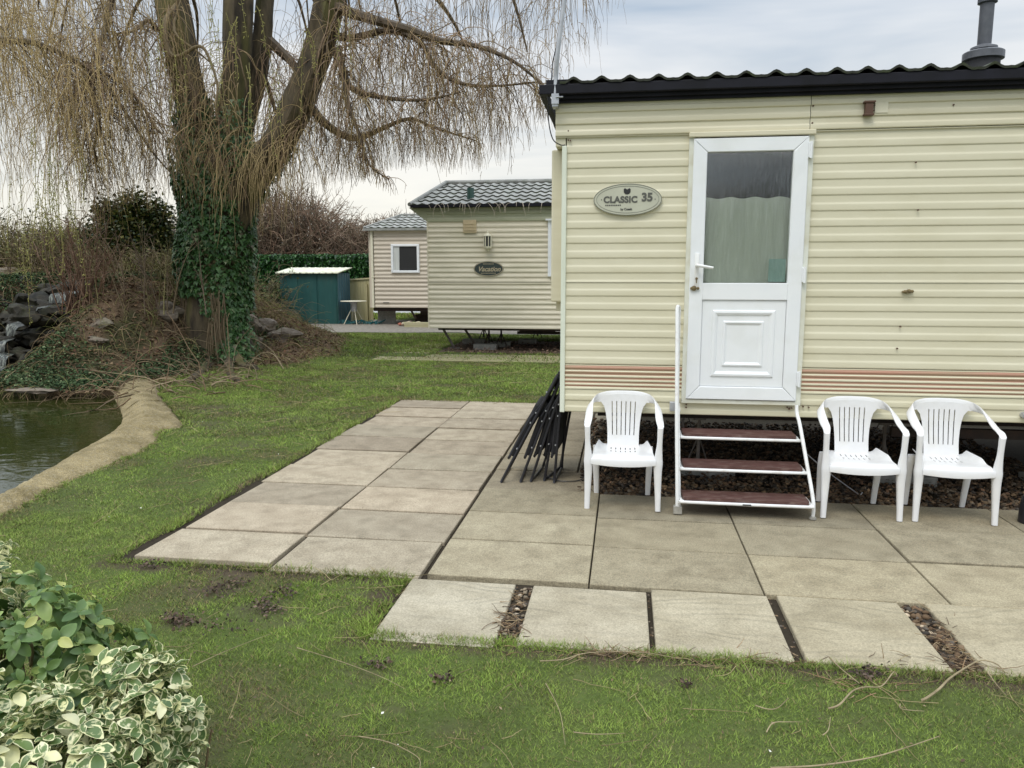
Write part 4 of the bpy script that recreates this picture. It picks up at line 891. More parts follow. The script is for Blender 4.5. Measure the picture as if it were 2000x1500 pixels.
def make_chair(label, loc, rz):
    t = thing('plastic_chair', label, 'chair', (0, 0, 0), 0, 'white plastic chairs set out in front of the caravan')
    # seat
    b = MB(); nr, ncol = 17, 27
    ys = [-.215 + .385 * r / (nr - 1) for r in range(nr)]
    xe = []
    for j in range(6):                       # six slots
        x0 = (j - 2.5) * .036; xe += [x0 - .0035, x0 + .0035]
    xs = sorted([-.118] + xe + [.118]); tt = [-1, -.9, -.78, -.66, -.56] ; fr = [x / .118 for x in xs]
    us = [-2.0, -1.93, -1.8, -1.6, -1.4, -1.2] + fr + [1.2, 1.4, 1.6, 1.8, 1.93, 2.0]; ncol = len(us); pts = []
    for r, y in enumerate(ys):
        q = r / (nr - 1); hw = .232 - .045 * q; row = []
        for u in us:
            x = u * .118 if abs(u) <= 1 else math.copysign(.118 + (abs(u) - 1) * (hw - .118), u)
            s_ = abs(x) / hw
            z = .392 + .012 * q - .016 * math.exp(-((q - .62) / .3) ** 2) * (1 - s_ ** 2) + .028 * sstep(.80, 1.0, s_) * sstep(.25, .5, q) - .020 * sstep(.16, 0, q)
            yy = y - .028 * (1 - s_ ** 2) * (1 - q) ** 2
            row.append((x, yy, float(z)))
        pts.append(row)
    sx = [j for j, u in enumerate(us) if any(abs(u * .118 - ((k - 2.5) * .036 - .0035)) < 1e-6 for k in range(6))]
    solid_grid(b, pts, nr, ncol, lambda r, c: c in sx and r in (8, 9, 11, 12), .005, (0, 0, -1))
    sk = [((x, -.215 - .028 * (1 - (x / .232) ** 2), .352), (0, 0, 0), (0, 0, 0)) for x in (0,)]
    vs = []; fs_ = []; n = 24
    for k in range(n + 1):
        x = -.235 + .47 * k / n; y = -.217 - .030 * (1 - (x / .235) ** 2); vs += [(x, y + .004, .376), (x, y - .002, .362), (x, y,   .334 - .010 * (1 - (x / .235) ** 2)), (x, y + .006, .334 - .010 * (1 - (x / .235) ** 2)), (x, y + .008, .37)]
    for k in range(n):
        for j in range(4): fs_.append((k * 5 + j, k * 5 + 5 + j, k * 5 + 6 + j, k * 5 + 1 + j))
    b.add(vs, fs_); b.build('seat', 'chairw', t, smooth=True)
    # backrest with six real slots
    b = MB(); zs = [.385, .41, .425, .44, .455, .475, .52, .58, .64, .690, .728, .738, .748, .757, .766, .775, .785]; pts = []
    hws = [.120, .120, .120, .120, .120, .120, .122, .127, .136, .150, .178, .190, .202, .210, .212, .206, .190]
    for z, hw in zip(zs, hws):
        q = (z - .385) / .39; y = .130 + .058 * q + .012 * math.sin(q * PI) - (.0 if q > 0 else 0); row = []
        for u in us:
            x = u * .104 * (1 + .14 * q) if abs(u) <= 1 else math.copysign(.104 * (1 + .14 * q) + (abs(u) - 1) * max(.002, hw - .104 * (1 + .14 * q)), u)
            row.append((x, y - .012 * (abs(x) / .2) ** 2 * (1 if z < .69 else 1 + (z - .69) * 9), z - (.012 * (abs(x) / .16) ** 2 if z > .73 else 0)))
        pts.append(row)
    solid_grid(b, pts, len(zs), ncol, lambda r, c: c in sx and 5 <= r <= 9, .005, (0, 1, 0))
    b.build('backrest', 'chairw', t, smooth=True)
    # legs, arms, top rail
    for s in (-1, 1):
        b = MB()
        loft(b, smooth_st([((s * .258, -.205, 0), (.020, 0, 0), (0, .016, 0)), ((s * .256, -.200, .10), (.022, 0, 0), (0, .018, 0)), ((s * .252, -.192, .27), (.029, 0, 0), (0, .024, 0)),
                           ((s * .252, -.190, .345), (.034, 0, 0), (0, .028, 0)), ((s * .2535, -.190, .385), (.030, 0, 0), (0, .024, 0))]), n=12)
        b.build('leg', 'chairw', t, smooth=True)
        b = MB()
        loft(b, smooth_st([((s * .200, .205, 0), (.019, 0, 0), (0, .013, 0)), ((s * .202, .185, .12), (.022, 0, 0), (0, .014, 0)), ((s * .206, .15, .30), (.027, 0, 0), (0, .018, 0)), ((s * .198, .132, .395), (.030, 0, 0), (0, .02, 0))]), n=12)
        b.build('leg', 'chairw', t, smooth=True)
        b = MB()
        loft(b, smooth_st([((s * .2525, -.190, .355), (.0325, 0, 0), (0, .0275, 0)), ((s * .2555, -.190, .41), (.0265, 0, 0), (0, .024, 0)), ((s * .260, -.193, .49), (.0195, 0, 0), (0, .021, 0)), ((s * .262, -.198, .585), (.0205, 0, 0), (0, .021, 0)),
                           ((s * .2635, -.196, .617), (.0225, 0, 0), (0, .019, .010)), ((s * .260, -.165, .636), (.027, 0, s * -.004), (0, .003, .010)), ((s * .258, -.10, .650), (.028, 0, s * -.008), (0, -.003, .009)),
                           ((s * .257, -.03, .675), (.027, 0, s * -.013), (s * .002, -.005, .009)), ((s * .255, .04, .704), (.025, 0, s * -.019), (s * .003, -.007, .0085)), ((s * .246, .10, .730), (.021, .006 * s, s * -.025), (s * .004, -.008, .0065)),
                           ((s * .224, .148, .747), (.015, .004 * s, s * -.030), (s * .006, -.009, .005)), ((s * .185, .176, .758), (.008, 0, -s * .035), (s * .004, -.010, .002)), ((s * .11, .196, .770), (.0025, 0, -s * .036), (0, -.010, .0)), ((0, .203, .772), (0, 0, -s * .037), (0, -.010, 0))]), n=12)
        b.build('armrest', 'chairw', t, smooth=True)
    t.location = loc; t.rotation_euler = (0, 0, rz); return t
ch1 = make_chair('white plastic armchair standing alone left of the entrance steps', (.01, 5.365, 0), R(.5))
ch1.scale = (.935, .95, .955)
for lb, x, y, rz in (('white plastic armchair directly right of the entrance steps', 1.58, 5.385, R(-1)), ('white plastic armchair farthest from the steps, rightmost of the white chairs', 2.162, 5.388, R(-2))):
    c = copy_tree(ch1); c.location = (x, y, 0); c.rotation_euler = (0, 0, rz); c['label'] = lb; c.scale = (.925, .95, .945)

# ---------------------------------------------------------------- folded black garden chairs leaning on the end wall
def make_folded(label):
    t = thing('folded_chair', label, 'folding chair', (0, 0, 0), 0, 'black folding chairs leaning on the caravan end')
    # local frame: z along the chair's length, x thickness, y width
    b = MB(); b.tube([(0, .02, .40), (0, .02, .04), (0, .05, .008), (0, .42, .008), (0, .45, .04), (0, .45, .40)], .0105, 8, sub=4); b.tube([(0, .02, .40), (.004, .02, .93), (.004, .06, .955), (.004, .41, .955), (.004, .45, .93), (0, .45, .40)], .0105, 8, sub=4)
    b.build('leg_frame', 'blackm', t, smooth=True)
    b = MB(); b.tube([(-.030, .035, .62), (-.034, .035, .24), (-.036, .05, .205), (-.036, .42, .205), (-.034, .435, .24), (-.030, .435, .62)], .0105, 8, sub=4)
    b.build('folding_frame', 'blackm', t, smooth=True)
    b = MB(); b.box(-.046, -.006, .03, .44, .22, .68, bev=.012); b.build('seat', 'blackfabric', t)
    b = MB(); b.box(-.012, .018, .03, .44, .52, .93, bev=.010); b.build('backrest', 'blackfabric', t)
    for z in (.30, .53, .62, .80):
        b = MB(); b.lathe((-.012, .008, z), [(.0055, -.006), (.006, 0), (.006, .01)], 8, ax='y'); b.build('rivet', 'galv', t)
    [MB().tube([(-.03, yy, .56), (.0, yy, .72)], .006, 6).build('hinge_link', 'blackm', t) for yy in (.012, .455)]; return t
fc = make_folded('black folded chair at the outside left of the leaning stack')
spots = [((-.925, 5.735, 0), 27, 0, 'black folded chair at the outside left of the leaning stack'), ((-.775, 5.76, 0), 20.0, 2, 'black folded chair second from the left in the leaning stack'),
         ((-.700, 5.79, 0), 17.5, -6, 'black folded chair in the middle of the leaning stack, feet close to its left neighbour'), ((-.515, 5.78, .0), 4, -3, 'black folded chair standing almost upright beside the corner trim, nearest the caravan'), ((-.60, 5.83, 0), 9.5, -12, 'black folded chair wedged between the slanting chairs and the upright one')]
for i, (l, tilt, rz, lb) in enumerate(spots):
    c = fc if i == 0 else copy_tree(fc); c.location = l; c.rotation_euler = (0, R(tilt), R(rz)); c['label'] = lb
    if i == 1: c.scale = (1, 1, .97)
q = at(1992, 1000, 5.28); b = MB(); b.lathe((q.x + .075, 5.28, 0), [(.078, 0), (.075, .10), (.066, .165), (.045, .19), (.0001, .195)], 20)
tag(b.build('tub', 'blackm', smooth=True), 'low black tub cut off by the right picture edge', 'tub')
q = at(1999, 812, WY - .04); b = MB(); b.lathe((q.x + .012, WY - .05, q.z), [(.001, -.01), (.022, -.008), (.024, .0), (.020, .05)], 14, ax='y'); b.build('pipe_cap', 'galv', car)
# cable on the slabs under the corner
b = MB(); b.tube([(-.29, 6.1, .58), (-.28, 6.12, .35), (-.285, 6.05, .10), (-.30, 5.9, .012), (-.42, 5.82, .008), (-.53, 5.86, .008), (-.60, 5.98, .03), (-.60, 6.0, .2), (-.57, 6.0, .35)], .0045, 6, sub=8)
tag(b.build('cable', 'blackm', smooth=True), 'thin black cable looping over the slabs behind the folded chairs', 'cable')
b = MB(); b.tube([(1.30, 5.70, .34), (1.50, 5.75, .17), (1.72, 5.8, .01), (1.74, 5.78, .0), (1.76, 5.80, .015)], .004, 6, sub=6)
tag(b.build('hose', 'galv', smooth=True), 'thin grey line running down to the gravel behind the middle white chair', 'hose')

# ---------------------------------------------------------------- pebbles beneath the caravan and in the slab gaps
def ico(sub=1):
    bm = bmesh.new(); bmesh.ops.create_icosphere(bm, subdivisions=sub, radius=1); bm.verts.index_update()
    v = np.array([q.co[:] for q in bm.verts]); f = np.array([[q.index for q in p.verts] for p in bm.faces]); bm.free(); return v, f
IV1, IF1 = ico(1); IV2, IF2 = ico(2)
def pebbles(n, fn, r0, r1, seed, pal):
    rg_ = np.random.default_rng(seed); x, y, z = fn(rg_, n); n = len(x); P = np.stack([x, y, z], -1); r = rg_.uniform(r0, r1, n)
    S = np.stack([r * rg_.uniform(.8, 1.3, n), r * rg_.uniform(.7, 1.1, n), r * rg_.uniform(.45, .8, n)], -1)
    rot = rotmats(rg_.uniform(0, 6.3, n), rg_.uniform(-.5, .5, n), rg_.uniform(-.5, .5, n)); pal = np.array(pal); c = pal[rg_.integers(0, len(pal), n)] * rg_.uniform(.6, 1.25, n)[:, None]
    bv = IV2 * (1 + .12 * np.sin(IV2[:, :1] * 5 + 1) * np.cos(IV2[:, 1:2] * 4)); return scatter(bv, IF2, P, rot, S, c)
PAL = [(.13, .085, .05), (.20, .14, .085), (.07, .05, .035), (.23, .185, .13), (.10, .085, .07), (.15, .095, .055), (.05, .042, .034)]
def f_under(g_, n):
    x = g_.uniform(-.32, 3.4, n); y = 5.585 + 2.9 * g_.random(n) ** 1.5; z = -.035 + .02 * g_.random(n) + .03 * sstep(5.6, 6.2, y); return x, y, z
def f_gap1(g_, n): x = g_.uniform(-.56, -.44, n); y = g_.uniform(3.2, 3.8, n); return x, y, np.full(n, -.030) + .012 * g_.random(n)
def f_gap2(g_, n): x = g_.uniform(1.36, 1.50, n); y = g_.uniform(3.2, 3.86, n); return x, y, np.full(n, -.032) + .015 * g_.random(n)
def f_gap3(g_, n): x = np.where(g_.random(n) < .5, g_.uniform(.745, .785, n), g_.uniform(.145, .16, n)); y = g_.uniform(3.2, 3.86, n); return x, y, np.full(n, -.034)
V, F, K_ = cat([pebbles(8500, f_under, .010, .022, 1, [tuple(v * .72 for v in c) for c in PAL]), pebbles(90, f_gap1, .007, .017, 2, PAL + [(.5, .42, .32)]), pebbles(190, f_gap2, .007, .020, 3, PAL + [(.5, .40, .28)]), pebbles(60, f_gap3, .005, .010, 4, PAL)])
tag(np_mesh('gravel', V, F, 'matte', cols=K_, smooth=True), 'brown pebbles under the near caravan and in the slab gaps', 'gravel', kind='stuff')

# ---------------------------------------------------------------- middle-distance caravan (green-beige, dark oval plaque)
Y2 = 16.0; X2 = -4.13; ZB2 = .475
c2 = thing('static_caravan', 'greenish beige caravan with tiled roof, wall lantern and dark oval plaque, raised on jacks', 'static caravan', (0, Y2 + 1.8, .5))
zt = 3.0; zm = 1.6
b = MB(); siding(b, X2, 3.2, ZB2, 1.44, Y2, .103, depth=.014, off=ZB2); siding(b, X2, 3.2, 1.446, 2.70, Y2, .103, depth=.012, off=1.446); b.box(X2, 3.2, Y2 + .001, Y2 + .004, 1.436, 1.448)
b.build('wall', 'c2', c2, smooth=True)
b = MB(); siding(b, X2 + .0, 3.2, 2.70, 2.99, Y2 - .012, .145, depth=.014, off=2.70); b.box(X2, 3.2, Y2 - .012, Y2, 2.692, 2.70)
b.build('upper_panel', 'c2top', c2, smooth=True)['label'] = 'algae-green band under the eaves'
b = MB(); b.box(X2 - .01, X2 + .012, Y2 - .022, Y2 + .02, ZB2, 2.72); b.build('corner_trim', 'c2', c2)
b = MB()
b.add([(X2, Y2 + .02, ZB2), (X2, Y2 + 3.6, ZB2), (X2, Y2 + 3.6, 2.70), (X2, Y2 + .02, 2.70)], [(0, 1, 2, 3)])
b.add([(X2, Y2 - .01, 2.70), (X2 - .40, Y2 - .01, 3.0), (X2 + .05, Y2 - .01, 3.0), (X2, Y2 + 3.6, 2.7), (X2 - .40, Y2 + 3.6, 3.0), (X2 + .05, Y2 + 3.6, 3.0)], [(0, 2, 1), (0, 1, 4, 3), (3, 4, 5)])
b.box(3.18, 3.2, Y2, Y2 + 3.6, ZB2, 3.0); b.box(X2, 3.2, Y2 + 3.58, Y2 + 3.6, ZB2, 3.0); b.box(X2, 3.2, Y2 + .03, Y2 + 3.57, ZB2 + .01, ZB2 + .04)
b.build('end_wall', 'c2top', c2)
# roof: front slope, hip on the left
def roof2(par, x0, x1, y0, y1, z0, z1, hip, period, courses, x_out=0, name='roof', m='tile_lt'):
    b = MB(); nxs = int((x1 - x0) / period * 8); xs = np.linspace(x0, x1, nxs); vs = []; fs_ = []; rows = []
    for c in range(courses):
        for t, dz in ((0, .030), (.5, .016), (.999, 0)): rows.append(((c + t) / courses, dz))
    for t, dz in rows:
        for x in xs:
            xx = x if x > x0 + hip * t else x0 + hip * t
            ph = ((x + .03 * math.sin(t * 3)) / period) % 1; wv = .030 * (.5 + .5 * math.cos(2 * PI * ph)) ** 1.3
            vs.append((xx, y0 + (y1 - y0) * t, z0 + (z1 - z0) * t + wv + dz))
    for i in range(len(rows) - 1):
        for k in range(nxs - 1):
            if (i % 3) == 2: continue
            fs_.append((i * nxs + k, i * nxs + k + 1, (i + 1) * nxs + k + 1, (i + 1) * nxs + k))
    b.add(vs, fs_); b.build(name, m, par, smooth=True)
    b = MB()
    for i in range(courses):            # dark riser under each course
        r = 3 * i; w0 = len(b.v)
        for k in range(nxs): p = vs[r * nxs + k]; b.v += [(p[0], p[1] - .002, p[2] - .036), (p[0], p[1] - .002, p[2])]; b.c += [WH, WH]
        for k in range(nxs - 1): b.f.append((w0 + 2 * k, w0 + 2 * k + 2, w0 + 2 * k + 3, w0 + 2 * k + 1))
    b.build('tile_step', 'tile', par)
roof2(c2, -4.42, 3.3, Y2 - .12, Y2 + 1.8, 3.02, 3.66, .30, .20, 6)
b = MB(); b.box(-4.45, 3.3, Y2 - .16, Y2 - .1, 2.985, 3.045); b.box(-4.42, 3.3, Y2 - .10, Y2 + .0, 2.985, 3.0); b.build('fascia', 'fascia', c2)
b = MB(); b.tube([(-4.47, Y2 - .14, 3.05), (-4.13, Y2 + 1.8, 3.72)], .045, 8); b.tube([(-4.13, Y2 + 1.8, 3.71), (3.3, Y2 + 1.8, 3.71)], .05, 8); b.tube([(-4.13, Y2 + 1.8, 3.72), (-4.45, Y2 + 3.6, 3.05)], .045, 8); b.build('ridge_cap', 'tile_lt', c2, smooth=True)
b = MB(); b.add([(-4.13, Y2 + 1.8, 3.70), (3.3, Y2 + 1.8, 3.70), (3.3, Y2 + 3.7, 3.02), (-4.45, Y2 + 3.7, 3.02)], [(0, 1, 2, 3)]); b.add([(-4.45, Y2 - .1, 3.01), (-4.13, Y2 + 1.8, 3.69), (-4.45, Y2 + 3.7, 3.01)], [(0, 1, 2)]); b.build('roof_back', 'tile', c2)
q = at(919, 390, Y2 + .35); b = MB(); b.tube([(q.x, Y2 + .35, 3.05), (q.x, Y2 + .35, 3.42)], .075, 14); b.build('flue', 'greenpipe', c2)
# fallen twigs on the eave
rgt = np.random.default_rng(3); n = 26; px_ = rgt.uniform(-4.1, -1.4, n)
V, F, K_, _ = strands(np.stack([px_, np.full(n, Y2 - .14), np.full(n, 3.05)], -1), np.stack([rgt.normal(0, .5, n), np.full(n, -.4), rgt.uniform(-.2, .5, n)], -1), rgt.uniform(.12, .42, n), 6, 3.0, .007, .004, (.40, .34, .26), seed=4)
tag(np_mesh('dead_twigs', V, F, 'twig', cols=K_), 'dead twigs dangling over the eave of the plaque caravan', 'twigs', kind='stuff')
# vent, lantern, plaque, window edge
a = at(905, 430, Y2); c_ = at(931, 455, Y2); b = MB(); b.box(a.x, c_.x, Y2 - .05, Y2 - .01, c_.z, a.z, bev=.008)
for k in range(3): z = c_.z + (a.z - c_.z) * (k + .8) / 4.2; b.box(a.x + .02, c_.x - .02, Y2 - .065, Y2 - .05, z, z + .035)
b.build('vent', 'ventp', c2)
q = at(954, 472, Y2); b = MB(); b.lathe((q.x, Y2 - .10, q.z), [(.0001, .215), (.012, .20), (.02, .165), (.05, .15), (.085, .125), (.09, .11)], 8); b.lathe((q.x, Y2 - .10, q.z), [(.02, -.20), (.03, -.17), (.075, -.145), (.085, -.11), (.085, -.10)], 8)
for k in range(8): t_ = 2 * PI * (k + .5) / 8; b.tube([(q.x + .08 * math.cos(t_), Y2 - .10 + .08 * math.sin(t_), q.z - .10), (q.x + .08 * math.cos(t_), Y2 - .10 + .08 * math.sin(t_), q.z + .115)], .010, 5)
b.box(q.x - .05, q.x + .05, Y2 - .03, Y2 - .0, q.z - .14, q.z + .13); wl = b.build('wall_lantern', 'ivory', c2)
b = MB(); b.lathe((q.x, Y2 - .10, q.z - .10), [(.066, 0), (.066, .20)], 8); b.build('glass', 'dim', wl)
q = at(954.5, 525, Y2); b = MB(); ellipse(b, q.x, q.z, .315, .158, Y2 - .03, Y2 - .005, bev=.006); p2 = b.build('name_plaque', 'plaque_dk', c2)
bm = bmesh.new(); bm.from_mesh(p2.data); bmesh.ops.recalc_face_normals(bm, faces=bm.faces); bm.to_mesh(p2.data); bm.free()
b = MB(); ellipse_ring(b, q.x, q.z, .311, .154, .014, Y2 - .033, Y2 - .029); b.build('plaque_border', 'gold', p2)
text_mesh('Vacation', .138, (q.x + .01, Y2 - .031, q.z - .010), 'gold', p2, bold=.0035, shear=.35, ext=.003)
b = MB()
for k in range(9): b.box(q.x - .115 + k * .026, q.x - .098 + k * .026, Y2 - .034, Y2 - .03, q.z + .092, q.z + .108)
b.build('lettering', 'gold', p2); b = MB()
for k in range(12): b.box(q.x - .16 + k * .027, q.x - .142 + k * .027, Y2 - .034, Y2 - .03, q.z - .098, q.z - .084)
b.build('lettering', 'gold', p2)
a = at(1069, 431, Y2); c_ = at(1079, 540, Y2); b = MB(); b.box(a.x + .02, a.x + .06, Y2 - .05, Y2 + .0, c_.z, a.z); b.box(a.x + .14, a.x + 1.6, Y2 - .05, Y2 - .015, a.z - .04, a.z); b.box(a.x + .06, a.x + .14, Y2 - .035, Y2 - .01, c_.z, a.z); b.box(a.x + .06, a.x + 1.6, Y2 - .05, Y2 - .015, c_.z, c_.z + .05); b.box(a.x - .03, a.x + 1.65, Y2 - .09, Y2 - .01, a.z + .0, a.z + .035)
wn = b.build('window_frame', 'pvc', c2); b = MB(); b.box(a.x + .14, a.x + 1.58, Y2 - .025, Y2 - .02, c_.z + .05, a.z - .04); b.build('glass_pane', 'dim', wn)
# chassis: beam, stabiliser legs, jacks, blocks
b = MB(); b.box(-2.35, 3, Y2 + .9, Y2 + .96, .30, .36); b.box(-2.3, -1.5, Y2 + .9, Y2 + .96, .36, .475); b.box(-.2, 0.1, Y2 + .9, Y2 + .96, .36, .475); b.box(-3.95, 3, Y2 + .1, Y2 + .15, .43, .475); b.box(-3.9, 3, Y2 + 3.2, Y2 + 3.26, .36, .475); b.build('chassis', 'chassis', c2)
for (p, q_) in ((at(866, 643, Y2 + .5), at(889, 682, Y2 + .5)), (at(908, 643, Y2 + 1.6), at(930, 676, Y2 + 1.6))):
    b = MB(); b.tube([p, q_], .030, 6); b.box(q_.x - .10, q_.x + .1, q_.y - .08, q_.y + .08, -.03, .02); b.build('stabiliser_leg', 'steel_dk', c2)
for px, yy in ((955, Y2 + .95), (979, Y2 + .95), (945, Y2 + 2.6), (1050, Y2 + 3.2)):
    q = at(px, 650, yy); b = MB(); b.tube([(q.x, yy, .08), (q.x, yy, .46)], .022, 6)
    for dx in (-.12, .12): b.tube([(q.x + dx, yy, .03), (q.x, yy, .32)], .012, 5)
    b.build('jack_stand', 'chassis', c2)
for px, yy, w_ in ((948, Y2 + .45, .5), (975, Y2 + 1.1, .5), (925, Y2 + 1.7, .5), (1030, Y2 + 1.9, .4)):
    q = at(px, 680, yy); b = MB(); b.box(q.x - w_ / 2, q.x + w_ / 2, yy - .1, yy + .12, -.03, .11, bev=.01); b.build('support_block', 'block', c2)

# ---------------------------------------------------------------- farther caravan (pinkish beige)
Y3 = 24.0; a = at(722, 600, Y3); X3 = a.x; ZB3 = .555
c3 = thing('static_caravan', 'pinkish beige caravan end with a small curtained window, behind the plaque caravan', 'static caravan', (X3 + 1.5, Y3 + 2, .5))
XE = X3 + 3.1; ZT3 = 3.02
b = MB(); siding(b, X3 + .19, XE, ZB3, 1.60, Y3, .135, depth=.020, off=ZB3); siding(b, X3 + .19, XE, 1.60, ZT3, Y3, .135, depth=.018, off=1.6); b.build('wall', 'c3', c3, smooth=True)
b = MB(); b.box(X3, X3 + .19, Y3 + .05, Y3 + .1, ZB3, ZT3); b.box(X3, X3 + .02, Y3 + .1, Y3 + 8, ZB3, ZT3); b.box(XE, XE + .02, Y3, Y3 + 8, ZB3, ZT3); b.box(X3 + .02, XE, Y3 + .03, Y3 + 7.9, ZB3, ZB3 + .04); b.build('end_wall', 'c3', c3)
b = MB(); b.box(X3 + .10, X3 + .17, Y3 - .05, Y3 + .04, ZB3 + .0, ZT3 - .03); b.box(X3 + .09, X3 + .19, Y3 - .06, Y3 - .0, 1.52, 1.56); b.box(X3 + .10, XE, Y3 - .07, Y3 - .0, ZT3 - .05, ZT3 + .02); b.build('gutter', 'ivory', c3)
roof2(c3, X3 - .08, XE + .1, Y3 - .12, Y3 + 1.0, ZT3 + .03, ZT3 + .50, .9, .235, 5)
b = MB(); b.box(X3 - .1, XE + .1, Y3 - .16, Y3 - .1, ZT3 - .03, ZT3 + .04); b.tube([(X3 - .1, Y3 - .12, ZT3 + .06), (X3 + .82, Y3 + 1.0, ZT3 + .54), (X3 + 2.1, Y3 + 1.0, ZT3 + .54), (XE + .1, Y3 - .1, ZT3 + .06)], .035, 6); b.build('roof_trim', 'tile_lt', c3)
b = MB(); b.add([(X3 - .08, Y3 - .1, ZT3 + .02), (X3 + .82, Y3 + 1.0, ZT3 + .49), (X3 + .82, Y3 + 8, ZT3 + .49), (X3 - .08, Y3 + 8, ZT3 + .02), (XE + .1, Y3 + 8, ZT3 + .02), (XE + .1, Y3 - .1, ZT3 + .02), (X3 + 2.1, Y3 + 1, ZT3 + .49), (X3 + 2.1, Y3 + 8, ZT3 + .49)], [(0, 1, 2, 3), (6, 5, 4, 7), (1, 6, 7, 2)]); b.build('roof_side', 'tile', c3)
w0 = at(764, 477, Y3); w1 = at(820, 533, Y3); b = MB(); frame(b, w0.x, w1.x, w1.z, w0.z, .075, Y3 - .07, Y3 - .0, bev=.012); wf = b.build('window_frame', 'pvc', c3)
bm = bmesh.new(); bm.from_mesh(wf.data); bmesh.ops.recalc_face_normals(bm, faces=bm.faces); bm.to_mesh(wf.data); bm.free()
b = MB(); b.box(w0.x + .07, w1.x - .07, Y3 - .03, Y3 - .025, w1.z + .07, w0.z - .07); b.build('glass_pane', 'letters_b', wf)
b = MB(); n = 16
for i in range(n): x = w0.x + .08 + .19 * i / n; b.tube([(x, Y3 - .035, w1.z + .08), (x + .01, Y3 - .035, w0.z - .08)], .009, 4)
b.build('curtain', 'curt', wf)
q = at(756, 592, Y3); b = MB(); b.box(q.x - .12, q.x + .08, Y3 - .03, Y3 - .015, q.z, q.z + .025); b.build('vent_slot', 'letters_b', c3)
b = MB(); b.box(X3 + .1, XE, Y3 + .1, Y3 + .16, .44, .55); b.box(X3 + 1.6, XE, Y3 + .3, Y3 + .36, .33, .45)
b.build('chassis', 'chassis', c3)
b = MB(); p = at(803, 606, Y3 + .2); q = at(812, 622, Y3 + .2); b.tube([p, q], .035, 6); b.build('stabiliser_leg', 'chassis', c3)
b = MB(); q = at(800, 622, Y3 + 1.2); b.box(q.x + .3, q.x + .9, Y3 + .8, Y3 + 1.3, -.02, .3, bev=.02); b.build('support_block', 'chassis', c3)
b = MB(); p = at(776, 610, Y3 + .9); b.box(X3 + .1, p.x + .05, Y3 + .5, Y3 + .56, -.02, .52); b.build('skirting', 'block', c3)
b = MB(); b.box(at(793, 638, 23.2).x, -4.9, 23.0, 23.08, -.02, .16, bev=.008); tag(b.build('timber_edging', 'plank'), 'pale timber edging board on the gravel left of the plaque caravan', 'edging board')
b = MB()
for k in range(26): b.rock((at(782 + k * 1.6, 632, 23.6).x, 23.4 + .5 * random.random(), .05 + .07 * random.random()), .045 + .05 * random.random(), k, sub=1, col=random.choice([(.35, .13, .09), (.5, .42, .3), (.16, .12, .09), (.3, .35, .12)]))
tag(b.build('debris', 'matte', colattr=True), 'jumble of broken pots and stones under the pinkish caravan', 'debris', kind='stuff')

# ---------------------------------------------------------------- shed, fence, table
s0 = at(550, 632, 24.2); s1 = at(662, 632, 24.2)
sh = thing('garden_shed', 'small teal metal shed with pale sloping roof beside the gravel track', 'shed', ((s0.x + s1.x) / 2, 24.7, 0))
def ribbed(b, x0, x1, y, z0, z1, n, d=.02):
    xs = []; 
    for k in range(n): a_ = x0 + (x1 - x0) * k / n; w_ = (x1 - x0) / n; xs += [(a_, y), (a_ + w_ * .90, y), (a_ + w_ * .92, y + d), (a_ + w_ * .98, y + d)]
    xs.append((x1, y)); m = len(xs); b.add([(x, yy, z0) for x, yy in xs] + [(x, yy, z1) for x, yy in xs], [(k, k + 1, k + 1 + m, k + m) for k in range(m - 1)])
b = MB(); ribbed(b, s0.x, s1.x, 24.2, 0, 1.66, 3); b.box(s0.x, s0.x + .02, 24.23, 25.3, 0, 1.68); b.box(s0.x, s1.x, 25.28, 25.3, 0, 1.70); b.build('wall', 'shed', sh)
b = MB(); xs = [];
for k in range(5): a_ = 24.2 + 1.1 * k / 5; xs += [(a_, 0), (a_ + .17, 0), (a_ + .18, .02), (a_ + .21, .02)]
xs.append((25.3, 0)); m = len(xs); b.add([(s1.x + d - .004, yy, 0) for yy, d in xs] + [(s1.x + d - .004, yy, 1.66) for yy, d in xs], [(k, k + 1, k + 1 + m, k + m) for k in range(m - 1)]); b.build('side_wall', 'shedside', sh)['label'] = 'bluer ribbed side wall'
b = MB(); n = 40; vs = []; fs_ = []
for i in range(n + 1):
    x = s0.x - .09 + (s1.x - s0.x + .18) * i / n; dz = .012 * (i % 4 == 0); vs += [(x, 24.08, 1.645 + dz), (x, 24.08, 1.675 + dz), (x, 25.35, 1.85 + dz), (x, 25.35, 1.82 + dz)]
for i in range(n):
    for j in range(4): fs_.append((i * 4 + j, i * 4 + 4 + j, i * 4 + 4 + (j + 1) % 4, i * 4 + (j + 1) % 4))
fs_ += [(0, 1, 2, 3), (n * 4 + 3, n * 4 + 2, n * 4 + 1, n * 4)]; b.add(vs, fs_); b.build('roof', 'shedroof', sh)
fe = thing('fence_panel', 'weathered pale board fence panel between the teal shed and the pinkish caravan', 'fence', (-9, 25.6, 0))
b = MB(); f0 = at(676, 632, 25.7); f1 = at(730, 632, 25.2)
for k in range(9):
    t0, t1 = k / 9, (k + .96) / 9; p = f0.lerp(f1, t0); q = f0.lerp(f1, t1); h = 1.42; b.add([(p.x, p.y, 0), (q.x, q.y, 0), (q.x, q.y, h + .06 * t1), (p.x, p.y, h + .06 * t0), (p.x, p.y + .02, 0), (q.x, q.y + .02, 0), (q.x, q.y + .02, h + .06 * t1), (p.x, p.y + .02, h + .06 * t0)], [(0, 1, 2, 3), (5, 4, 7, 6), (3, 2, 6, 7), (0, 3, 7, 4), (1, 5, 6, 2)])
b.build('board', 'fence', fe)
b = MB(); b.tube([(f0.x, f0.y - .02, 1.43), (f1.x, f1.y - .02, 1.49)], .035, 4); b.build('top_rail', 'plank', fe)
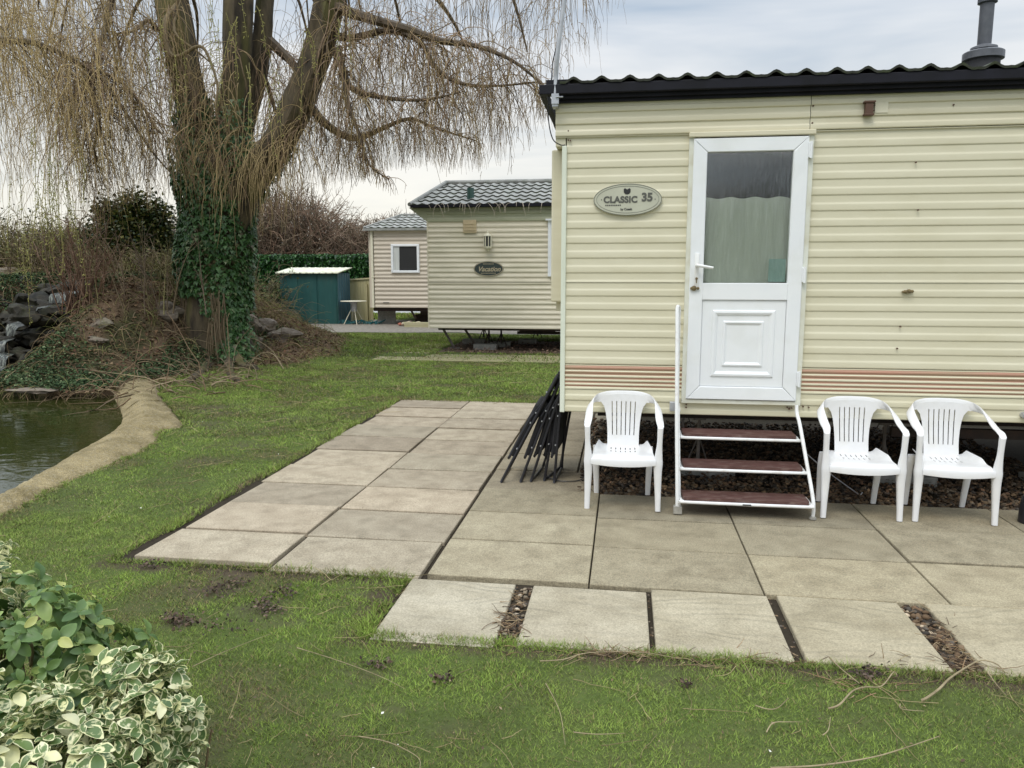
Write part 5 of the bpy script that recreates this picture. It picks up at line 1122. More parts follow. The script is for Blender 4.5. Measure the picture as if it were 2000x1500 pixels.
b = MB(); q = f0.lerp(f1, .78); b.box(q.x - .05, q.x + .05, q.y - .1, q.y - .01, 0, 1.3); b.build('post', 'fence', fe)
q = gr(698, 632); tb = thing('garden_table', 'small round white bistro table with splayed legs in front of the fence panel', 'table', (q.x, q.y - .3, 0)); tx, ty = q.x, q.y - .3
b = MB(); b.lathe((tx, ty, .74), [(.0001, 0), (.42, 0), (.43, .012), (.42, .024), (.0001, .026)], 28); b.build('tabletop', 'ivory', tb)
b = MB(); b.lathe((tx, ty, .42), [(.10, 0), (.10, .012), (.105, .25), (.14, .30)], 10); b.build('pedestal_ring', 'galv', tb)
for k in range(4): t_ = k * PI / 2 + .6; b = MB(); b.tube([(tx + .08 * math.cos(t_), ty + .08 * math.sin(t_), .50), (tx + .34 * math.cos(t_), ty + .34 * math.sin(t_), 0)], .014, 6); b.build('leg', 'ivory', tb)
b = MB()
for k in range(34): t_ = random.uniform(-.6, .9); b.tube([(tx + t_, ty - .1 + .3 * random.random(), .02), (tx + t_ + random.uniform(-.2, .2), ty + random.uniform(-.2, .2), .05 + .1 * random.random()), (tx + t_ + random.uniform(-.3, .3), ty + random.uniform(-.2, .3), .02)], .012, 5, sub=3)
tag(b.build('netting', 'teal_mesh'), 'crumpled teal netting on the gravel under the bistro table', 'netting', kind='stuff')

#==PLANTS==
# ---------------------------------------------------------------- weeping willow
TY = 13.1
def tp(px, py, dy=0.0): return at(px, py, TY + dy)
tree = thing('willow_tree', 'huge bare weeping willow with ivy-clad trunk standing by the pond', 'tree', (-7.25, 13.1, 0))
b = MB()
def limb(pts, rr, n=18, jit=.35, sub=5): b.tube(pts, rr, n, sub=sub, jit=jit)
limb([(-7.3, 13.2, -.15), (-7.3, 13.2, .12), tp(415, 640, .05), tp(418, 560), tp(422, 480), tp(428, 400), tp(436, 330), tp(440, 290)], [.84, .64, .54, .50, .47, .46, .40, .26], 28)
limb([tp(425, 420, .1), tp(398, 330, .1), tp(380, 230), tp(362, 140), tp(345, 60), tp(333, 0), tp(322, -90), tp(300, -220), tp(270, -360)], [.28, .30, .285, .275, .265, .25, .23, .18, .10])
limb([tp(440, 380, .25), tp(448, 290, .3), tp(453, 200, .35), tp(460, 100, .4), tp(466, 0, .45), tp(472, -120, .6), tp(480, -300, .9)], [.28, .28, .265, .255, .245, .21, .12])
limb([tp(455, 330, .5), tp(478, 230, .7), tp(500, 150, .8), tp(514, 60, .9), tp(518, 0, 1.0), tp(530, -120, 1.2), tp(560, -260, 1.4)], [.22, .22, .19, .17, .155, .12, .07], 14)
limb([tp(450, 440, -.1), tp(490, 350, -.15), tp(535, 290, -.2), tp(570, 230, -.25), tp(600, 160, -.3), tp(624, 90, -.35), tp(643, 10, -.4), tp(662, -90, -.4), tp(700, -240, -.4)], [.30, .285, .26, .24, .235, .225, .215, .18, .10])
# buttress roots
for px, py, ex, ey in ((400, 690, 330, 726), (452, 690, 500, 722), (410, 695, 372, 745), (440, 698, 462, 744)):
    p = tp(px, py, -.35); q = gr(ex, ey, 0.0); m_ = p.lerp(q, .5) + Vector((0, -.04, -.10)); limb([p + Vector((0, .12, 0)), m_, q, q + (q - p) * .25 + Vector((0, 0, -.25))], [.075, .075, .055, .025], 8, sub=4, jit=.6)
b.build('trunk', 'bark', tree, smooth=True)
# lichen-yellow big and small boughs
def bough(P, r0, r1, col=(.085, .062, .038), n=7):
    bb.tube(P, [r0 + (r1 - r0) * i / (len(P) - 1) for i in range(len(P))], n, sub=4, col=col)
bb = MB(); BR = []
def add(P, r0, r1, **k): bough(P, r0, r1, **k); BR.append(P)
add([tp(646, 8, -.4), tp(680, 24, -.5), tp(740, 42, -.6), tp(800, 58, -.8), tp(860, 80, -.9), tp(930, 90, -1.0), tp(1000, 118, -1.1), tp(1060, 165, -1.2)], .10, .015)
add([tp(640, 60, -.4), tp(680, 75, -.3), tp(760, 60, -.4), tp(820, 82, -.5), tp(850, 130, -.6), tp(890, 160, -.8), tp(960, 168, -1), tp(1050, 160, -1.1)], .07, .012)
add([tp(596, 190, -.3), tp(625, 232, -.2), tp(665, 262, 0), (tp(700, 270, .1)), tp(745, 252, .2), tp(800, 232, .3), tp(850, 250, .4), tp(930, 275, .4)], .085, .010)
add([tp(655, 95, -.5), tp(668, 130, -.5), tp(690, 175, -.6), tp(760, 192, -.8), tp(830, 195, -1), tp(900, 180, -1.2)], .07, .010)
add([tp(664, 92, -.5), tp(664, 120, -.6), tp(680, 200, -.8), tp(700, 260, -.9), tp(720, 320, -1), tp(760, 350, -1)], .05, .008)
add([tp(520, 75, .9), tp(548, 100, .9), tp(575, 128, .8), tp(580, 150, .7)], .11, .05)
add([tp(508, 130, .9), tp(530, 190, 1), tp(540, 240, 1), tp(530, 300, 1)], .05, .01)
add([tp(-60, 60, -2.6), tp(0, 78, -2.6), tp(60, 83, -2.4), tp(110, 100, -2.2), tp(170, 132, -2), tp(230, 155, -1.7), tp(275, 205, -1.5), tp(310, 260, -1.4)], .06, .012)
add([tp(230, -30, -1.2), tp(212, 20, -1.3), tp(200, 75, -1.5), tp(184, 120, -1.7), tp(165, 165, -1.9), tp(130, 195, -2.1)], .05, .01)
add([tp(325, 50, 0), tp(308, 58, -.3), tp(290, 40, -.5), tp(262, 60, -.7), tp(225, 66, -.9)], .06, .012)
add([tp(185, 135, -1.8), tp(180, 190, -1.7), tp(195, 230, -1.6), tp(184, 290, -1.6), tp(190, 330, -1.6)], .035, .008)
add([tp(175, 128, -1.9), tp(225, 190, -1.7), tp(262, 245, -1.6), tp(300, 300, -1.5), tp(345, 350, -1.4)], .035, .008)
add([tp(345, 10, -.2), tp(322, 45, -.6), tp(330, 100, -.7), tp(350, 110, -.7), tp(390, 90, -.7), tp(410, 118, -.7), tp(425, 170, -.75), tp(420, 215, -.8)], .045, .014, col=(.16, .12, .06))
add([tp(355, -10, -.2), tp(340, 60, -.6), tp(385, 100, -.6), tp(420, 130, -.7)], .03, .01, col=(.16, .12, .06))
# high radiating boughs that carry the curtain of twigs
rgb = random.Random(4)
tops = [tp(322, -90), tp(300, -220), tp(472, -120, .6), tp(480, -300, .9), tp(530, -120, 1.2), tp(662, -90, -.4), tp(700, -240, -.4), tp(333, 0), tp(643, 10, -.4)]
for k in range(34):
    t0 = rgb.choice(tops); az = PI * (k + rgb.random()) / 34 + (.35 if k % 2 else -.1); L = rgb.uniform(2.5, 5.2) * (.62 if math.sin(az) < -.2 or math.cos(az) > .55 else 1); h = rgb.uniform(.3, 2.0); d = Vector((math.cos(az), math.sin(az), 0)); s_ = Vector((-d.y, d.x, 0)) * rgb.uniform(-.8, .8)
    P = [t0, t0 + d * L * .3 + Vector((0, 0, h * .8)) + s_ * .3, t0 + d * L * .65 + Vector((0, 0, h)) + s_ * .5, t0 + d * L + Vector((0, 0, h * .4)) + s_, t0 + d * L * 1.15 + Vector((0, 0, -.5)) + s_]
    add(P, rgb.uniform(.06, .12), .012, n=6)
bb.build('bough', 'twig', tree, smooth=True, colattr=True)
def tip_limit(px): return np.interp(px, [-300, -60, 0, 60, 120, 180, 240, 330, 400, 450, 520, 600, 680, 760, 830, 900, 960, 1010, 1050, 1100, 1150, 1200, 1260], [430, 440, 450, 470, 470, 430, 395, 430, 400, 400, 415, 385, 360, 335, 325, 340, 325, 300, 235, 160, 120, 40, -60])
def willow():
    rg_ = np.random.default_rng(21); parts = []
    YEL = np.array((.44, .325, .145)); BRN = np.array((.225, .150, .088)); DRK = np.array((.120, .084, .052)); OLV = np.array((.230, .210, .075))
    # A. curtain clusters falling from the canopy
    nC = 6000; ang = rg_.uniform(0, 2 * PI, nC); rad = 7.0 * np.sqrt(rg_.uniform(.02, 1, nC)); x = -7.3 + rad * np.cos(ang); y = 13.1 + rad * .88 * np.sin(ang)
    z = rg_.uniform(4.0, 8.0, nC); px, py = pix(x, y, z); lim = tip_limit(px)
    ok = (px > -160) & (px < 1260) & (py < lim - 60) & ((x < -.9) | (y < 5.0) | (z > 4)) & ~((x > -.9) & (y > 4.8) & (y < 9.2)); ok &= (y > 13.7) | (px < 325) | (px > 655)
    sel = []
    for a_, b_, q_ in ((-160, 60, 70), (60, 200, 46), (200, 330, 36), (330, 520, 20), (520, 700, 19), (700, 860, 19), (860, 1000, 18), (1000, 1100, 14), (1100, 1260, 8)): sel += list(np.nonzero(ok & (px >= a_) & (px < b_))[0][:q_])
    sel = np.array(sel); x, y, z = x[sel], y[sel], z[sel]
    n = len(x); K = 12; P = np.repeat(np.stack([x, y, z], -1), K, 0); P += rg_.normal(0, 1, P.shape) * (.15, .15, .35)
    D = np.repeat(rg_.normal(0, 1, (n, 3)) * (.5, .5, .15), K, 0) + rg_.normal(0, .35, (n * K, 3)); D[:, 2] -= .15
    _, py0 = pix(P[:, 0], P[:, 1], P[:, 2]); px0, _ = pix(P[:, 0], P[:, 1], P[:, 2]); f = (P - [0, 0, CAM_H]) @ FW
    lim = tip_limit(px0); avail = np.maximum(.15, (lim - py0) / FPX * f); L = np.minimum(avail * rg_.uniform(.35, 1.05, len(P)), rg_.uniform(.9, 3.4, len(P)))
    left = sstep(420, 120, px0)[:, None]; c = YEL * (.35 + .65 * left) + BRN * (.65 - .65 * left); q = rg_.random((len(P), 1)); c = np.where(q < .3, c * .6 + BRN * .4, c); c = np.where(q > .85, DRK, c); c = c * rg_.uniform(.7, 1.25, (len(P), 1))
    v, f_, k_, pts = strands(P, D, L, 14, 4.4, rg_.uniform(.0034, .0054, len(P)), .0016, c, wig=.33, seed=5); parts.append((v, f_, k_))
    # side shoots on those
    m = rg_.integers(0, len(pts), 3400); j = rg_.integers(2, 11, 3400); S = pts[m, j]; D = rg_.normal(0, 1, (3400, 3)) * (.8, .8, .4); L2 = L[m] * rg_.uniform(.10, .32, 3400)
    v, f_, k_, _ = strands(S, D, L2, 6, 3.0, .0034, .0016, c[m] * rg_.uniform(.8, 1.2, (3400, 1)), wig=.35, seed=6); parts.append((v, f_, k_))
    # B. twigs springing from the drawn boughs (right side and left bough)
    S = []; T = []
    for P_ in BR[:11]:
        q = spline2(P_, 8)
        for i in range(len(q) - 1):
            for _ in range(2): S.append(q[i].lerp(q[i + 1], rg_.random())); T.append((q[i + 1] - q[i]).normalized())
    S = np.array([list(p) for p in S]); T = np.array([list(p) for p in T]); n = len(S); D = T * .7 + rg_.normal(0, .8, (n, 3))
    px0, py0 = pix(S[:, 0], S[:, 1], S[:, 2]); f = (S - [0, 0, CAM_H]) @ FW; avail = np.maximum(.3, (tip_limit(px0) - py0) / FPX * f)
    L = np.minimum(avail * rg_.uniform(.5, 1.2, n), rg_.uniform(.7, 2.4, n)); c = np.where(rg_.random((n, 1)) < .6, BRN, DRK) * rg_.uniform(.8, 1.3, (n, 1))
    v, f_, k_, pts = strands(S, D, L, 11, 2.6, rg_.uniform(.006, .011, n), .0025, c, wig=.5, seed=7); parts.append((v, f_, k_))
    m = rg_.integers(0, n, 3200); j = rg_.integers(1, 11, 3200); S2 = pts[m, j]; D = rg_.normal(0, 1, (3200, 3)) * (1, 1, .6); cc = np.where(rg_.random((3200, 1)) < .5, YEL * .8, BRN)
    px0, py0 = pix(S2[:, 0], S2[:, 1], S2[:, 2]); f = (S2 - [0, 0, CAM_H]) @ FW; avail = np.maximum(.15, (tip_limit(px0) - py0) / FPX * f)
    v, f_, k_, _ = strands(S2, D, np.minimum(avail, rg_.uniform(.3, 1.5, 3200)), 9, 3.4, .0038, .0018, cc * rg_.uniform(.8, 1.2, (3200, 1)), wig=.35, seed=8); parts.append((v, f_, k_))
    # C. epicormic shoots hanging in front of the fork
    S = []
    for px, py, sx, sy, n_, dy in ((400, 170, 26, 30, 45, -.5), (400, 250, 30, 40, 80, -.55), (450, 290, 50, 35, 90, -.6), (525, 300, 40, 26, 130, -.5), (560, 250, 26, 26, 35, -.5), (440, 130, 20, 40, 60, -.2), (345, 110, 20, 50, 70, -.5)):
        for _ in range(n_): p = at(px + rg_.normal() * sx, py + rg_.normal() * sy, TY + dy + rg_.normal() * .10); S.append(list(p))
    S = np.array(S); n = len(S); D = np.stack([rg_.normal(0, .8, n), -abs(rg_.normal(.5, .4, n)), rg_.normal(-.1, .5, n)], -1); L = rg_.uniform(.35, 1.35, n)
    c = np.where(rg_.random((n, 1)) < .65, np.array((.36, .27, .13)), BRN) * rg_.uniform(.65, 1.25, (n, 1))
    v, f_, k_, pts = strands(S, D, L, 10, 4.2, rg_.uniform(.0045, .0075, n), .0022, c, wig=.38, seed=9); parts.append((v, f_, k_))
    # D. bright budding yellow-green sprays, low left and a few hanging past the fork
    S = []
    for px, py, n_, dy in ((105, 330, 26, -3.2), (60, 380, 14, -3), (330, 60, 6, -3), (455, 20, 8, -3.2), (620, 60, 5, -2.8), (520, 90, 6, -3)):
        for _ in range(n_): S.append(list(at(px + rg_.normal() * 26, py + rg_.normal() * 45, TY + dy + rg_.normal() * .3)))
    S = np.array(S); n = len(S); D = np.stack([rg_.normal(0, .3, n), rg_.normal(0, .3, n), -np.ones(n)], -1)
    v, f_, k_, pts = strands(S, D, rg_.uniform(.5, 1.3, n), 10, 3.0, .005, .003, OLV * rg_.uniform(.8, 1.3, (n, 1)), wig=.2, seed=10); parts.append((v, f_, k_))
    B_ = pts[:, 1:, :].reshape(-1, 3); B_ = np.repeat(B_, 2, 0) + rg_.normal(0, .015, (len(B_) * 2, 3)); m = len(B_)
    D = rg_.normal(0, 1, (m, 3)); D[:, 2] -= .3
    v, f_, k_, _ = strands(B_, D, rg_.uniform(.02, .05, m), 2, 0, .007, .001, np.array((.36, .34, .10)) * rg_.uniform(.8, 1.2, (m, 1)), wig=0, seed=11); parts.append((v, f_, k_))
    V, F, K_ = cat(parts); o = np_mesh('weeping_twigs', V, F, 'twig', tree, K_); return o
willow()
# ---- ivy sleeve
IVY = np.array([(0, 0, 0), (.34, .02, .06), (.50, -.30, .0), (.24, -.46, .05), (0, -1.0, -.05), (-.24, -.46, .05), (-.50, -.30, 0), (-.34, .02, .06)]); IVYF = np.array([(0, 1, 2, 3), (0, 3, 4, 5), (0, 5, 6, 7)])
def ivy():
    rg_ = np.random.default_rng(31); n = 15000; py = np.concatenate([rg_.uniform(330, 640, int(n * .74)), rg_.uniform(270, 380, int(n * .10)), rg_.uniform(560, 730, n - int(n * .74) - int(n * .10))])
    cx = np.interp(py, [250, 330, 400, 480, 560, 640, 730], [375, 400, 424, 424, 420, 430, 452]); rr = np.interp(py, [250, 330, 400, 480, 560, 620, 680, 735], [.36, .49, .535, .55, .53, .50, .54, .60])
    th = rg_.uniform(0, 2 * PI, n); low = py > 600; th = np.where(low, -PI / 2 + .55 + rg_.normal(0, .48, n), th)          # below, only the right-hand side stays ivied
    bare = ((py > 575) & (np.cos(th) < -.05 + .3 * rg_.random(n))) | ((py > 610) & (np.cos(th) < .22 + .25 * rg_.random(n))); keep = ~bare & (rg_.random(n) < np.interp(py, [250, 330, 380, 600, 700, 735], [.25, .6, 1, 1, .8, .35]))
    py, cx, rr, th = py[keep], cx[keep], rr[keep], th[keep]; n = len(py)
    c0 = np.array([list(at(a, b_, TY + .02)) for a, b_ in zip(cx, py)]); lump = .96 + .30 * fbm(th * 1.6 + 5, c0[:, 2] * 1.6, 7) + .10 * rg_.random(n); r = rr * lump + .02
    P = c0 + np.stack([np.cos(th) * r, np.sin(th) * r * .95, 0 * r], -1)
    yaw = th + PI / 2 + rg_.normal(0, .5, n)
    
    m = 9000; w_ = rg_.random(m); up = rg_.uniform(190, 400, m); A_ = np.where(w_ < .5, np.interp(up, [190, 230, 330, 400], [374, 380, 398, 422]), np.where(w_ < .8, np.interp(up, [190, 290, 400], [453, 448, 442]), np.interp(up, [190, 290, 350, 400], [560, 535, 490, 460])))
    kp = rg_.random(m) < np.interp(up, [190, 260, 330, 400], [.12, .5, 1, 1]); kp &= (w_ < .8) | (up > 280); up, A_ = up[kp], A_[kp]; m = len(up); t2 = rg_.uniform(0, 2 * PI, m); r2 = np.interp(up, [190, 400], [.30, .38]) * (.9 + .35 * rg_.random(m))
    P2 = np.array([list(at(a, b_, TY + .05)) for a, b_ in zip(A_, up)]) + np.stack([np.cos(t2) * r2, np.sin(t2) * r2, 0 * r2], -1); P = np.concatenate([P, P2]); th = np.concatenate([th, t2]); n = len(P); yaw = th + PI / 2 + rg_.normal(0, .5, n)
    # leaf plane: x = width, -y = tip -> roll tips it to hang down and face outward
    base = IVY.copy(); rot2 = rotmats(yaw, np.zeros(n), rg_.normal(1.15, .35, n)); s = rg_.uniform(.045, .095, n)
    g_ = rg_.random((n, 1)); c = np.array((.028, .078, .022)) * (1 - g_) + np.array((.078, .165, .045)) * g_; q = rg_.random((n, 1)); c = np.where(q > .93, (.16, .20, .09), c); c = np.where((q < .05), (.10, .085, .04), c)
    return scatter(base, IVYF, P, rot2, s, c)
V, F, K_ = ivy(); np_mesh('ivy', V, F, 'leafy', tree, K_)
# vines on the bare lower trunk and the tangle of roots
rg_ = np.random.default_rng(41); n = 110; px_ = rg_.uniform(350, 440, n); S = np.array([list(at(a, rg_.uniform(565, 650), TY - .56 + .25 * abs(a - 418) / 60)) for a in px_])
V1 = strands(S, np.stack([rg_.normal(0, .1, n), -.03 * np.ones(n), -np.ones(n)], -1), rg_.uniform(.4, 1.1, n), 10, .5, .012, .006, np.array((.20, .15, .09)) * rg_.uniform(.6, 1.2, (n, 1)), wig=.14, seed=12)
V, F, K_ = V1[:3]; np_mesh('ivy_stems', V, F, 'twig', tree, K_)

# ---------------------------------------------------------------- bank: rocks, cascade, ground cover, scrub
def on_bank(px, py, lo=8.5, hi=22):
    """where the sight line meets the bank surface"""
    d = FW + RT * (px - 1000) / FPX + UP * (750 - py) / FPX
    for Yv in np.arange(lo, hi, .06):
        t = Yv / d[1]; x = d[0] * t; z = CAM_H + d[2] * t
        if z <= float(ground_z(np.array([x]), np.array([Yv]))[0]): return Vector((x, Yv, z))
    return Vector((x, Yv, z))
wf_ = thing('rock_cascade', 'dark wet rock cascade with water falling in steps into the pond', 'waterfall', (-9.7, 11.4, 0))
b = MB(); rr = random.Random(8); steps = [(11.0, .02), (11.15, .22), (11.35, .42), (11.6, .66), (11.9, .92), (12.3, 1.18), (12.8, 1.40)]
cxs = [-9.95, -9.95, -10.0, -10.0, -9.95, -9.95, -9.9]
for i, (yy, zz) in enumerate(steps):
    for k in range(5): b.rock((cxs[i] - 1.05 + k * .34 + rr.uniform(-.08, .08), yy + rr.uniform(-.05, .12), zz - .14 + rr.uniform(-.03, .05)), rr.uniform(.17, .27), i * 9 + k, 3, flat=(1.0 + .3 * rr.random(), .9, .5 + .25 * rr.random()), rough=.75)
for k in range(12): b.rock((-9.72 + rr.uniform(-.2, .18), 11.35 + rr.random() * 1.5, .15 + rr.random() * .9), rr.uniform(.14, .24), 90 + k, 3, rough=.5)
b.build('rocks', 'wetrock', wf_, smooth=True)
b = MB()
for i in range(len(steps) - 1):
    (y0, z0), (y1, z1) = steps[i], steps[i + 1]; w_ = (.34, .28, .15, .12, .12, .15)[i]; xa = -10.22 + (.12, .15, .1, .18, .3, .5)[i]; n = 12
    vs = []; 
    for k in range(n + 1):
        x = xa - w_ + 2 * w_ * k / n; j = .05 * mnoise.noise(Vector((x * 4, i * 3, 0))); zz0 = z0; z0_ = z0 + .06 * mnoise.noise(Vector((x * 3, i * 5, 2)))
        vs += [(x + j, y0 - .24 + j, z0 - .06), (x, y0 - .215 + 1.4 * j, z0_ + .05), (x, y0 - .17 + j, z0_ + .10), (x, y1 - .22, z0_ + .14)]
    b.add(vs, [(k * 4 + m_, k * 4 + 4 + m_, k * 4 + 5 + m_, k * 4 + 1 + m_) for k in range(n) for m_ in range(3)])
b.build('falling_water', 'foam', wf_, smooth=True)
BL = [((105, 605), .14, 'brown boulder with a pale face just right of the cascade', (.9, .7, 1.2)), ((185, 640), .18, 'reddish boulder half sunk in ground cover on the bank', (1.3, .8, .7)), ((90, 538), .30, 'broad flat boulder capping the top of the cascade', (1.9, 1, .45)),
      ((5, 545), .3, 'mossy boulder at the left picture edge above the cascade', (1.2, 1, .7)), ((150, 575), .2, 'brown boulder under the reddish stems on the bank', (.8, .8, 1.0)), ((175, 668), .14, 'low flat stone lying in the ground cover', (1.5, .8, .4)),
      ((318, 612), .24, 'pale lichened stone behind the willow trunk on its left', (1.3, .9, .7)), ((488, 640), .20, 'larger grey stone on the low mound right of the willow', (1.1, .9, .9)), ((505, 643), .21, 'pale grey stone at the back of the low mound', (1.4, .9, .7)),
      ((480, 672), .18, 'pale flat stone at the willow foot on its right side', (1.4, .9, .6)), ((538, 662), .25, 'dark reddish stone at the right end of the low mound', (1.5, .9, .6)), ((60, 768), .16, 'flat stone slab at the water edge under the bank', (2.2, .8, .22))]
for i, ((px, py), r, lb, fl_) in enumerate(BL):
    p = on_bank(px, py); b = MB(); b.rock((p.x, p.y + .1, p.z + r * .12), r, i + 40, 3, flat=fl_, rough=.4); tag(b.build('boulder', 'rock'), lb, 'boulder', 'stones on the bank')
LEAF4 = np.array([(0, 0, 0), (.32, -.45, .08), (0, -1, 0), (-.32, -.45, .08)]); LEAF4F = np.array([(0, 1, 2, 3)])
def cover():
    rg_ = np.random.default_rng(51); parts = []
    n = 120000; x = rg_.uniform(-14, -5.0, n); y = rg_.uniform(9.5, 15.5, n); bk = bank_amt(x, y); patch = fbm(x * 1.1, y * 1.1, 71, 4)
    front = sstep(11.6, 9.8, y) * sstep(-7.0, -7.6, x); cl = np.maximum(sstep(.44, .56, patch) * sstep(-6.6, -7.4, x), front * .95)
    casc = (x > -10.6) & (x < -9.68 - .03 * (y - 11)) & (y < 12.7) & (y > 9.4); keep = (rg_.random(n) < bk * cl) & ~casc; x, y = x[keep], y[keep]; n = len(x); z = ground_z(x, y) + .02 + .14 * rg_.random(n) * (.3 + fbm(x * 3, y * 3, 5))
    g_ = rg_.random((n, 1)); c = np.array((.022, .046, .020)) * (1 - g_) + np.array((.075, .115, .045)) * g_; c = np.where(rg_.random((n, 1)) < .08, (.20, .24, .12), c)
    parts.append(scatter(IVY, IVYF, np.stack([x, y, z], -1), rotmats(rg_.uniform(0, 6.3, n), rg_.normal(0, .5, n), rg_.normal(.3, .5, n)), rg_.uniform(.022, .052, n), c))
    # dead leaves
    n = 45000; x = rg_.uniform(-16, -4.8, n); y = rg_.uniform(9.5, 18, n); keep = (rg_.random(n) < bank_amt(x, y) * .8); x, y = x[keep], y[keep]; n = len(x); z = ground_z(x, y) + .015
    c = np.array([(.20, .125, .07), (.14, .085, .05), (.26, .18, .11), (.17, .09, .055), (.10, .08, .05)])[rg_.integers(0, 5, n)] * rg_.uniform(.6, 1.3, (n, 1))
    parts.append(scatter(IVY, IVYF, np.stack([x, y, z], -1), rotmats(rg_.uniform(0, 6.3, n), rg_.normal(0, .5, n), rg_.normal(0, .5, n)), rg_.uniform(.03, .07, n), c))
    # dry grass and twigs
    n = 24000; x = rg_.uniform(-15, -4.8, n); y = rg_.uniform(9.4, 18.5, n); keep = (rg_.random(n) < bank_amt(x, y) * .9); x, y = x[keep], y[keep]; n = len(x); z = ground_z(x, y)
    c = np.array([(.30, .22, .13), (.22, .15, .085), (.26, .22, .10), (.16, .11, .07), (.20, .21, .07)])[rg_.integers(0, 5, n)] * rg_.uniform(.6, 1.25, (n, 1)); hi_ = .35 + sstep(12.2, 14.0, y) * sstep(-6.8, -8.2, x)
    v = strands(np.stack([x, y, z], -1), rg_.normal(0, 1, (n, 3)) * (.8, .8, .3) + np.array((0, 0, .55)), rg_.uniform(.12, .38, n) * (1 + 1.6 * hi_), 6, 2.2, rg_.uniform(.004, .008, n), .002, c, wig=.35, seed=52); parts.append(v[:3])
    # tangled branches trailing to the pond and round the trunk foot
    S = []; 
    for px, py, n_ in ((300, 735, 40), (380, 715, 60), (240, 745, 36), (430, 735, 40), (350, 700, 40), (500, 690, 60), (470, 705, 30), (200, 690, 20)):
        for _ in range(n_): p = gr(px + rg_.normal() * 35, py + rg_.normal() * 12, .1); S.append((p.x, p.y, float(ground_z(np.array([p.x]), np.array([p.y]))[0]) + .03))
    S = np.array(S); n = len(S); D = rg_.normal(0, 1, (n, 3)) * (1, .7, .35) + np.array((-.3, 0, .35)); c = np.array([(.26, .205, .125), (.18, .135, .085), (.22, .15, .09)])[rg_.integers(0, 3, n)] * rg_.uniform(.7, 1.2, (n, 1))
    v = strands(S, D, rg_.uniform(.4, 1.3, n), 9, 1.3, rg_.uniform(.006, .013, n), .003, c, wig=.35, seed=53, floor=-.1); parts.append(v[:3])
    Q = [(v_, f_ if f_.shape[1] == 4 else f_, c_) for v_, f_, c_ in parts]
    V, F, K_ = cat(Q); tag(np_mesh('ground_cover', V, F, 'matte', cols=K_), 'ivy, dead leaves and dry stems covering the pond bank', 'ground cover', kind='stuff')
cover()
def shrub(name, label, cat_, base, parts_, m='matte', group=None):
    t = thing(name, label, cat_, base, 0, group)
    for nm, (V, F, K_), mm in parts_: np_mesh(nm, V, F, mm, t, K_)
    return t
def stems(base, n, L, spread, up, r, col, seed, grav=.25, branch=4, base_r=.2, bl=.4, wig=.12):
    rg_ = np.random.default_rng(seed); P = np.array(base) + rg_.normal(0, base_r, (n, 3)) * (1, 1, 0); D = rg_.normal(0, spread, (n, 3)); D[:, 2] = up
    col = np.array(col); c = col[rg_.integers(0, len(col), n)] * rg_.uniform(.75, 1.2, (n, 1)); Ls = rg_.uniform(.55, 1, n) * L
    v, f, k, pts = strands(P, D, Ls, 12, grav, r, r * .3, c, wig=wig, seed=seed); out = [(v, f, k)]
    if branch:
        m = rg_.integers(0, n, n * branch); j = rg_.integers(3, 12, n * branch); S = pts[m, j]; T = pts[m, j] - pts[m, j - 1]; T /= np.linalg.norm(T, axis=1)[:, None]; D = T + rg_.normal(0, .45, (len(m), 3)); D[:, 2] += .2
        v, f, k, pts2 = strands(S, D, Ls[m] * bl * rg_.uniform(.4, 1, len(m)), 8, grav, r * .5, r * .2, c[m], wig=.25, seed=seed + 1); out.append((v, f, k))
        m2 = rg_.integers(0, len(m), n * branch * 2); j = rg_.integers(2, 8, len(m2)); S = pts2[m2, j]; D = rg_.normal(0, .8, (len(m2), 3)); D[:, 2] += .5
        v, f, k, p3 = strands(S, D, Ls[m[m2]] * bl * .4 * rg_.uniform(.4, 1, len(m2)), 5, grav, r * .3, r * .15, c[m[m2]], wig=.3, seed=seed + 2); out.append((v, f, k)); tips = np.concatenate([pts.reshape(-1, 3), pts2.reshape(-1, 3), p3.reshape(-1, 3)])
    else: tips = pts.reshape(-1, 3)
    return cat(out), tips
def leafcloud(P, n, s0, s1, cols, seed, jit=.05, shape=None, tilt=.6):
    rg_ = np.random.default_rng(seed); q = P[rg_.integers(0, len(P), n)] + rg_.normal(0, jit, (n, 3)); cols = np.array(cols); c = cols[rg_.integers(0, len(cols), n)] * rg_.uniform(.65, 1.3, (n, 1))
    return scatter(LEAF4, LEAF4F, q, rotmats(rg_.uniform(0, 6.3, n), rg_.normal(0, tilt, n), rg_.normal(0, tilt, n)), rg_.uniform(s0, s1, n), c)
# reddish upright stems above the cascade
for i, (px, py, L, lb) in enumerate(((158, 600, 1.7, 'clump of upright reddish brown stems right of the cascade top'), (300, 600, 1.8, 'bare twiggy shrub between the evergreen bush and the willow trunk'), (90, 545, 1.3, 'pale upright bare stems at the top of the cascade'))):
    p = on_bank(px, py); (V, tips) = stems((p.x, p.y, p.z - .1), (46, 30, 24)[i], L, .16, 1, .014, [(.20, .115, .075), (.24, .15, .10), (.16, .09, .06)] if i < 1 else [(.24, .18, .11), (.17, .12, .08), (.22, .19, .08)], 60 + i, branch=3, base_r=(.16, .45, .35)[i])
    shrub('bare_shrub', lb, 'shrub', (p.x, p.y, p.z), [('stems', V, 'twig')], group='bare shrubs on the bank')
